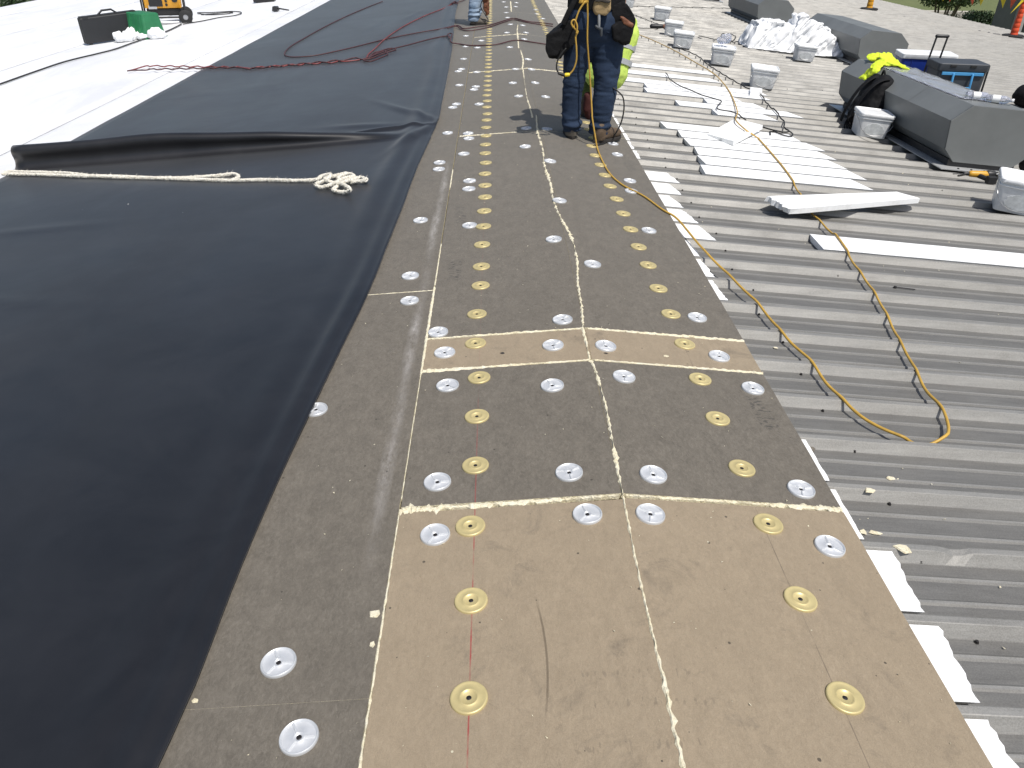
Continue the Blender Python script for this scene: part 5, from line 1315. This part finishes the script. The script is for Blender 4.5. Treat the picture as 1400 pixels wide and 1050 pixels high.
# green plastic tote upside down behind it
cx, cy = -6.75, 15.45; cz = rz(cx, 0); Mz = Matrix.Rotation(R(-35), 3, 'Z'); t = empty('plastic_tote', (cx, cy, cz))
body = piece(lambda m_: m_.loft([sq_ring(.36, .24, .0, .03), sq_ring(.36, .24, .03, .03), sq_ring(.335, .215, .035, .04), sq_ring(.29, .17, .40, .05), sq_ring(.27, .15, .415, .05)], True), 'body', 'greenpl')
for xx in (-.22, -.08, .08, .22): piece(lambda m_: m_.hexa([Vector((xx-.02, -.25, .05)), Vector((xx+.02, -.25, .05)), Vector((xx+.02, -.20, .05)), Vector((xx-.02, -.20, .05))], [Vector((xx-.02, -.185, .39)), Vector((xx+.02, -.185, .39)), Vector((xx+.02, -.15, .39)), Vector((xx-.02, -.15, .39))]), 'rib', 'greenpl', False, body)
for s in (-1, 1): piece(lambda m_: m_.box((s*.345, 0, .06), (.06, .16, .03)), 'grip', 'greenpl', False, body, .005)
tag(t, 'green plastic tote turned upside down behind the black tool case', 'tote')
mb = MB(); random.seed(31)
for k in range(16):
    q = roof(168+3.6*k, 55-.4*k+2*math.sin(k), 0, -1); r_ = random.uniform(.06, .13); mb.ellipsoid((q.x+random.uniform(-.05, .05), q.y+random.uniform(-.1, .1), rz(q.x, 0)+r_*.5), r_*1.3, r_*1.1, r_, 10, 7)
me = fuse(mb, .02, 3); displace(me, lambda p, n: .05*nz(p.x*7, p.y*7, p.z*9)+.02*nz(p.x*19, p.y*19, p.z*22))
for v in me.vertices: v.co.z = max(v.co.z, rz(v.co.x, .001))
q = roof(195, 52, 0, -1); tag(mkobj('crumpled_sheet', me, M['tarp'], None, smooth=True, loc=(q.x, q.y, rz(q.x, 0)), angle=180), 'crumpled white plastic sheet heaped at the end of the black tool case', 'plastic sheet')

# yellow generator on wheels
gx, gy = -7.25, 17.9; gz = rz(gx, 0); cx, cy, cz = gx, gy, gz; Mz = Matrix.Rotation(R(18), 3, 'Z'); t = empty('generator', (gx, gy, gz))
body = piece(lambda m_: rbox(m_, (0, 0, .30), (.72, .50, .42), .04, .98), 'housing', 'genyellow')
piece(lambda m_: m_.box((-.13, -.252, .42), (.26, .012, .18)), 'control_panel', 'blackmetal', False, body, .004)
piece(lambda m_: m_.lathe([(.06, 0), (.055, .014), (.001, .014)], 16, (.24, -.248, .46), Matrix.Rotation(R(90), 3, 'X')), 'fuel_gauge', 'blackmetal', True, body)
for k in range(3): piece(lambda m_: m_.lathe([(.026, 0), (.024, .012), (.001, .012)], 12, (.07, -.248, .36+.07*k), Matrix.Rotation(R(90), 3, 'X')), 'outlet', 'blackmetal', True, body)
piece(lambda m_: m_.box((-.2, -.251, .32), (.16, .010, .07)), 'rating_plate', 'silver', False, body)
piece(lambda m_: m_.box((0, 0, .22), (.66, .42, .13)), 'engine', 'blackmetal', False, None, .01)
piece(lambda m_: rbox(m_, (0, 0, .722), (.5, .36, .09), .05, 1.0), 'fuel_tank', 'blackmetal')
for sx in (-1, 1):
    for sy in (-1, 1): piece(lambda m_: m_.limb([(sx*.40, sy*.28, .11), (sx*.40, sy*.28, .82)], [.018, .018], 8), 'frame_post', 'blackmetal')
for sy in (-1, 1):
    piece(lambda m_: m_.limb([(-.40, sy*.28, .82), (.40, sy*.28, .82)], [.018, .018], 8), 'frame_rail', 'blackmetal'); piece(lambda m_: m_.limb([(-.40, sy*.28, .13), (.40, sy*.28, .13)], [.018, .018], 8), 'frame_rail', 'blackmetal')
for sy in (-1, 1):
    wv = piece(lambda m_: m_.lathe([(.05, -.045), (.11, -.045), (.135, -.03), (.135, .03), (.11, .045), (.05, .045)], 24, (.40, sy*.36, .137), Matrix.Rotation(R(90), 3, 'X')), 'tyre', 'tyre')
    piece(lambda m_: m_.lathe([(.001, -.03), (.06, -.03), (.06, .03), (.001, .03)], 16, (.40, sy*.36, .137), Matrix.Rotation(R(90), 3, 'X')), 'rim', 'galv', True, wv)
piece(lambda m_: m_.limb([(-.38, -.34, .04), (.25, -.34, .04)], [.03, .03], 10), 'tow_handle', 'galv')
piece(lambda m_: m_.limb([(-.36, -.26, .13), (-.36, -.26, .02)], [.025, .03], 8), 'stand_foot', 'blackmetal'); piece(lambda m_: m_.limb([(-.36, .26, .13), (-.36, .26, .02)], [.025, .03], 8), 'stand_foot', 'blackmetal')
tag(t, 'yellow portable generator in a black tube frame with two wheels', 'generator')
cable('power_cable', [roof(a_, c_, .012, -1) for a_, c_ in ((-30, 125), (0, 115), (45, 99), (90, 84), (135, 73), (158, 67), (183, 58), (225, 44), (248, 33))], .012, M['blackcord'], 'long dark cable running over the white roof past the black tool case', 'cable', step=.08)
cable('power_cable', [roof(a_, c_, .014, -1) for a_, c_ in ((250, 33), (275, 29), (300, 24), (322, 21), (330, 17), (318, 15.5), (290, 17), (270, 17.5), (285, 20), (310, 19), (318, 16.5), (300, 18), (275, 20))], .011, M['blackcord'], 'dark cable looped in a flat coil beside the generator wheels', 'cable', step=.06)
q = roof(386, 15, 0, -1); mb = MB(); mb.hexa([Vector((q.x-.14+.02*sx*k, q.y+.1*sy, rz(q.x, .002))) for k, (sx, sy) in ((3, (-1, -1)), (3, (1, -1)), (3, (1, 1)), (3, (-1, 1)))], [Vector((q.x-.14+.05*sx, q.y+.07*sy, rz(q.x, .09))) for sx, sy in ((-1, -1), (1, -1), (1, 1), (-1, 1))])
mb.limb([(q.x-.08, q.y, rz(q.x, .05)), (q.x+.14, q.y, rz(q.x, .02))], [.018, .014], 8); tag(mb.build('hand_tool', M['blackmetal'], None, bevel=.006, loc=(q.x, q.y, rz(q.x, 0))), 'small black hand tool left alone on the white roof', 'hand tool')
q = roof(362, 2.5, 0, -1); t = empty('low_case', (q.x, q.y, rz(q.x, 0))); cx, cy, cz = q.x, q.y, rz(q.x, 0); Mz = Matrix.Rotation(R(5), 3, 'Z')
piece(lambda m_: rbox(m_, (0, 0, 0), (.52, .3, .10), .02, .97), 'base', 'casebl'); piece(lambda m_: rbox(m_, (0, 0, .102), (.52, .3, .06), .02, 1.), 'lid', 'casebl'); piece(lambda m_: m_.limb([(-.1, -.16, .09), (.1, -.16, .09)], [.012, .012], 8), 'handle', 'casebl')
tag(t, 'flat black case lying far back on the white roof beside the membrane', 'case')

# ================================================================== SCRAPS
random.seed(77)
def scrap(px, py, size, label, dz=None, mat='foam', n=7):
    p = roof(px, py, 0)
    h = 0. if p.x < .69 else None
    if h is None:
        p = roof(px, py, FLAT, 1); t_ = ((p.y-RIB0)/PER) % 1; h = FLAT+.005 if .12 < t_ < .88 else CREST
    z0 = rz(p.x, h); mb = MB(); k = random.randint(5, 7); ring = [(size*random.uniform(.5, 1.5)*math.cos(2*math.pi*i/k), size*.75*random.uniform(.4, 1.5)*math.sin(2*math.pi*i/k)) for i in range(k)]
    a0 = random.uniform(0, 3); th = size*.22
    mb.hexa([Vector((p.x+x, p.y+y_, rz(p.x+x, h)+.001)) for x, y_ in ring], [Vector((p.x+x*.85, p.y+y_*.85, rz(p.x+x, h)+th*random.uniform(.6, 1.2))) for x, y_ in ring])
    return tag(mb.build('foam_scrap', M[mat], None, loc=(p.x, p.y, z0)), label, 'foam scrap', None)
scrap(1218, 656, .018, 'cream foam scrap lying on a steel flat below the cord loop'); scrap(1185, 682, .02, 'torn scrap of foam and grey facer on a steel rib'); scrap(1229, 762, .024, 'jagged cream foam scrap stuck at the end of a white strip'); scrap(1180, 729, .016, 'cream foam scrap wedged at the board corner'); scrap(1196, 731, .018, 'pointed cream foam scrap beside the board corner')
scrap(514, 840, .017, 'larger cream foam chip against the tan board edge'); scrap(509, 882, .014, 'second cream foam chip against the tan board edge, nearer the plates'); scrap(268, 958, .008, 'tiny cream foam chip by the membrane edge'); scrap(1108, 615, .02, 'dark torn facer scrap hanging at the board edge', mat='facer'); scrap(1060, 477, .010, 'small foam crumb on the narrow tan strip', mat='foam')
scrap(757, 478, .012, 'foam crumb beside a zinc plate on the tan strip'); scrap(910, 487, .012, 'pale foam crumb on the tan strip near the gold plate'); scrap(687, 483, .010, 'brown fibre crumb on the tan strip', mat='sole'); scrap(828, 483, .008, 'brown wood splinter crumb beside a zinc plate', mat='sole')
# loose screws
for (px, py, ang, lab) in ((1210, 412, 2, 'long black screw lying on a steel flat below the lone foam strip'), (1238, 396, 3, 'black screw lying by the rib nearer the lone foam strip')):
    p = roof(px, py, FLAT, 1); mb = MB(); d = Vector((1, -.03*ang, -SL)).normalized(); q = Vector((p.x, p.y, rz(p.x, FLAT+.008))); mb.limb([q-d*.06, q+d*.05], [.003, .003], 6); mb.limb([q-d*.062, q-d*.057], [.007, .007], 8); tag(mb.build('roofing_screw', M['hole'], None, loc=q), lab, 'screw')
# crumbs nobody could count
mb = MB()
for k in range(420):
    if k < 190: x = random.uniform(.75, 3.2); yv = random.uniform(1.0, 9); t_ = ((yv-RIB0)/PER) % 1; h = FLAT+.003 if .14 < t_ < .86 else None
    else: x = random.uniform(-1.0, .68); yv = 1.0+6*random.random()**1.5; h = .0005
    if h is None: continue
    r_ = random.uniform(.0012, .0042)*(1 if x < .7 else 1.5); c = Vector((x, yv, rz(x, h)+r_*.5))
    mb.add([c+Vector((r_*random.uniform(-1.2, 1.2), r_*random.uniform(-1.2, 1.2), r_*random.uniform(-.5, 1))) for _ in range(4)], [(0, 1, 2), (0, 2, 3), (0, 3, 1), (1, 3, 2)])
tag(mb.build('foam_crumbs', M['foam']), 'fine cream foam crumbs scattered over boards and steel', 'crumbs', kind='stuff')

# ================================================================== BEYOND THE ROOF
def crown(mb, c, rx, ry, rz_, n, size, rnd):
    for i in range(n):
        a = rnd.gauss(0, 1), rnd.gauss(0, 1), rnd.gauss(0, 1); v = Vector(a).normalized()*(rnd.random()**.4); p = Vector(c)+Vector((v.x*rx, v.y*ry, v.z*rz_))
        d = Vector((rnd.uniform(-1, 1), rnd.uniform(-1, 1), rnd.uniform(-.4, 1))).normalized(); e = d.orthogonal().normalized(); f_ = d.cross(e); s = size*rnd.uniform(.6, 1.3)
        mb.add([p-e*s, p+f_*s*.45, p+e*s, p-f_*s*.45], [(0, 1, 2, 3)])
# multi-stemmed small tree
rnd = random.Random(2)
q = at_z(1288, 27, GZ); q = at_y(1288, 24, 40.0); bx, by = q.x, q.y
t = empty('crape_myrtle', (bx, by, GZ)); mb = MB(); tips = []
topz = at_y(1288, -15, 40.0).z
for k in range(7):
    a = 2*math.pi*k/7; P = [Vector((bx+.12*math.cos(a), by+.12*math.sin(a), GZ)), Vector((bx+.18*math.cos(a), by+.18*math.sin(a), GZ+1.9)), Vector((bx+(.45+.3*rnd.random())*math.cos(a), by+.5*math.sin(a), topz-.5)), Vector((bx+1.3*math.cos(a), by+1.3*math.sin(a), topz+.8))]
    S_ = spline(P, .2); mb.tube(S_, [.075-.05*i/len(S_) for i in range(len(S_))], 7); tips.append(P[-1]); tips.append(P[-2]+Vector((0, 0, .3)))
mb.build('trunk', M['bark'], t, smooth=True)
mb = MB()
for p in tips: crown(mb, p, .9, .9, .6, 420, .09, rnd)
for k in range(10): crown(mb, (bx+rnd.uniform(-1.6, 1.6), by+rnd.uniform(-1.6, 1.6), topz+rnd.uniform(.2, 2.2)), .9, .9, .7, 380, .09, rnd)
mb.build('crown', M['leaf'], t); tag(t, 'small multi-stemmed leafy tree beyond the steel roof edge', 'tree')
def far_box(pl, pr, ytop, ybot, Y, depth, nm, mat, label, cat):
    a = at_y(pl, ybot, Y); b2 = at_y(pr, ybot, Y); tz_ = at_y((pl+pr)/2, ytop, Y).z; mb = MB(); mb.box(((a.x+b2.x)/2, Y+depth/2, (tz_+GZ)/2), (b2.x-a.x, depth, tz_-GZ)); return tag(mb.build(nm, M[mat], None, bevel=.03, loc=((a.x+b2.x)/2, Y+depth/2, GZ)), label, cat)
far_box(1243, 1330, 15, 24, 60, .4, 'retaining_wall', 'concrete', 'long pale concrete wall on the lawn beyond the roof', 'wall')
a = at_y(1331, 20, 58); b2 = at_y(1359, 20, 58); h0 = at_y(1340, 16, 58).z; mb = MB(); rnd = random.Random(8)
t = empty('hedge', ((a.x+b2.x)/2, 58, GZ))
for k in range(9): crown(mb, (a.x+(b2.x-a.x)*(k+.5)/9, 58.5, (GZ+h0)/2), .7, .6, (h0-GZ)/2*1.05, 700, .09, rnd)
mb.build('foliage', M['leafdark'], t); mb = MB()
for k in range(9): xx = a.x+(b2.x-a.x)*(k+.5)/9; mb.tube([(xx, 58.5, GZ), (xx, 58.5, (GZ+h0)/2)], .04, 6)
mb.build('stems', M['bark'], t); tag(t, 'clipped dark green hedge at the end of the pale wall', 'hedge')
# low shrubs on the roof-side of the wall
for (px, nm, lab, Y) in ((1236, 'shrub', 'small round shrub beside the pale wall', 55), (1318, 'shrub', 'dark low shrub in front of the pale wall', 52)):
    q = at_y(px, 14, Y); t = empty(nm, (q.x, Y, GZ)); mb = MB(); hh = q.z-GZ; 
    for k in range(6): crown(mb, (q.x+rnd.uniform(-.7, .7), Y+rnd.uniform(-.5, .5), GZ+hh*.5+rnd.uniform(-.2, .2)), .6, .6, hh*.5, 350, .08, rnd)
    mb.build('foliage', M['leafdark'], t); mb = MB()
    for k in range(4): mb.tube([(q.x, Y, GZ), (q.x+rnd.uniform(-.3, .3), Y+rnd.uniform(-.3, .3), GZ+hh*.6)], .03, 5)
    mb.build('stems', M['bark'], t); tag(t, lab, 'shrub')
# neighbouring building with columns
Y = 48.0; a = at_y(1384, 40, Y); b2 = at_y(1440, 40, Y); tz_ = GZ+6.2; t = empty('neighbour_building', (a.x, Y, GZ)); mb = MB()
W_ = 12.0; mb.box((a.x+W_/2+.3, Y+1.7, (GZ+tz_)/2), (W_, 2, tz_-GZ)); wl = mb.build('wall', M['wall'], t)
mb = MB(); mb.box((a.x+W_/2, Y+1.4, tz_+.2), (W_+.8, 3.4, .4)); mb.build('roof', M['trim'], t, bevel=.03)
for k in range(6): mb = MB(); mb.box((a.x+.35+k*2.2, Y+.2, (GZ+tz_)/2), (.42, .42, tz_-GZ)); mb.build('column', M['trim'], t, bevel=.02)
for k in range(5):
    xx = a.x+1.45+k*2.2; mb = MB(); mb.box((xx, Y+.69, GZ+2.6), (1.5, .06, 3.4)); wn = mb.build('window', M['glass'], t)
    for o_ in (-.75, 0, .75): mb = MB(); mb.box((xx+o_, Y+.65, GZ+2.6), (.07, .06, 3.4)); mb.build('mullion', M['trim'], wn)
    for o_ in (-1.72, 1.72): mb = MB(); mb.box((xx, Y+.645, GZ+2.6+o_), (1.66, .07, .08)); mb.build('sill', M['trim'], wn)
tag(t, 'low grey neighbouring building with pale square columns and dark windows', 'building')
# concrete path and street by it
mb = MB(); mb.add([(-500, 62, GZ+.004), (500, 62, GZ+.004), (500, 63.6, GZ+.004), (-500, 63.6, GZ+.004)], [(0, 1, 2, 3)]); tag(mb.build('path', M['concrete']), kind='structure')
# dark trees beyond the left eave
for k, (xx, yv, hh, lab) in enumerate(((-31, 41, 5.2, 'dense dark green tree just beyond the white roof edge'), (-27.5, 46, 5.6, 'second dark green tree farther along the white roof edge'), (-35, 36, 5.0, 'broad dark green tree beyond the near end of the white roof edge'))):
    t = empty('broadleaf_tree', (xx, yv, GZ)); mb = MB(); P = [(xx, yv, GZ), (xx+.1, yv, GZ+1.5), (xx, yv+.1, GZ+hh*.7)]; mb.tube(spline(P, .3), [.22-.15*i/10 for i in range(len(spline(P, .3)))], 8)
    for j in range(5): an = j*1.256; mb.tube([(xx, yv, GZ+1.6), (xx+1.4*math.cos(an), yv+1.4*math.sin(an), GZ+hh*.6)], [.09, .03], 6)
    mb.build('trunk', M['bark'], t, smooth=True); mb = MB()
    for j in range(26):
        v = Vector((rnd.gauss(0, 1), rnd.gauss(0, 1), rnd.gauss(0, .8))).normalized(); crown(mb, (xx+v.x*1.9, yv+v.y*1.9, GZ+hh*.58+v.z*hh*.34), .9, .9, .75, 260, .13, rnd)
    mb.build('crown', M['leafdark'], t); tag(t, lab, 'tree', 'trees beyond the white roof')
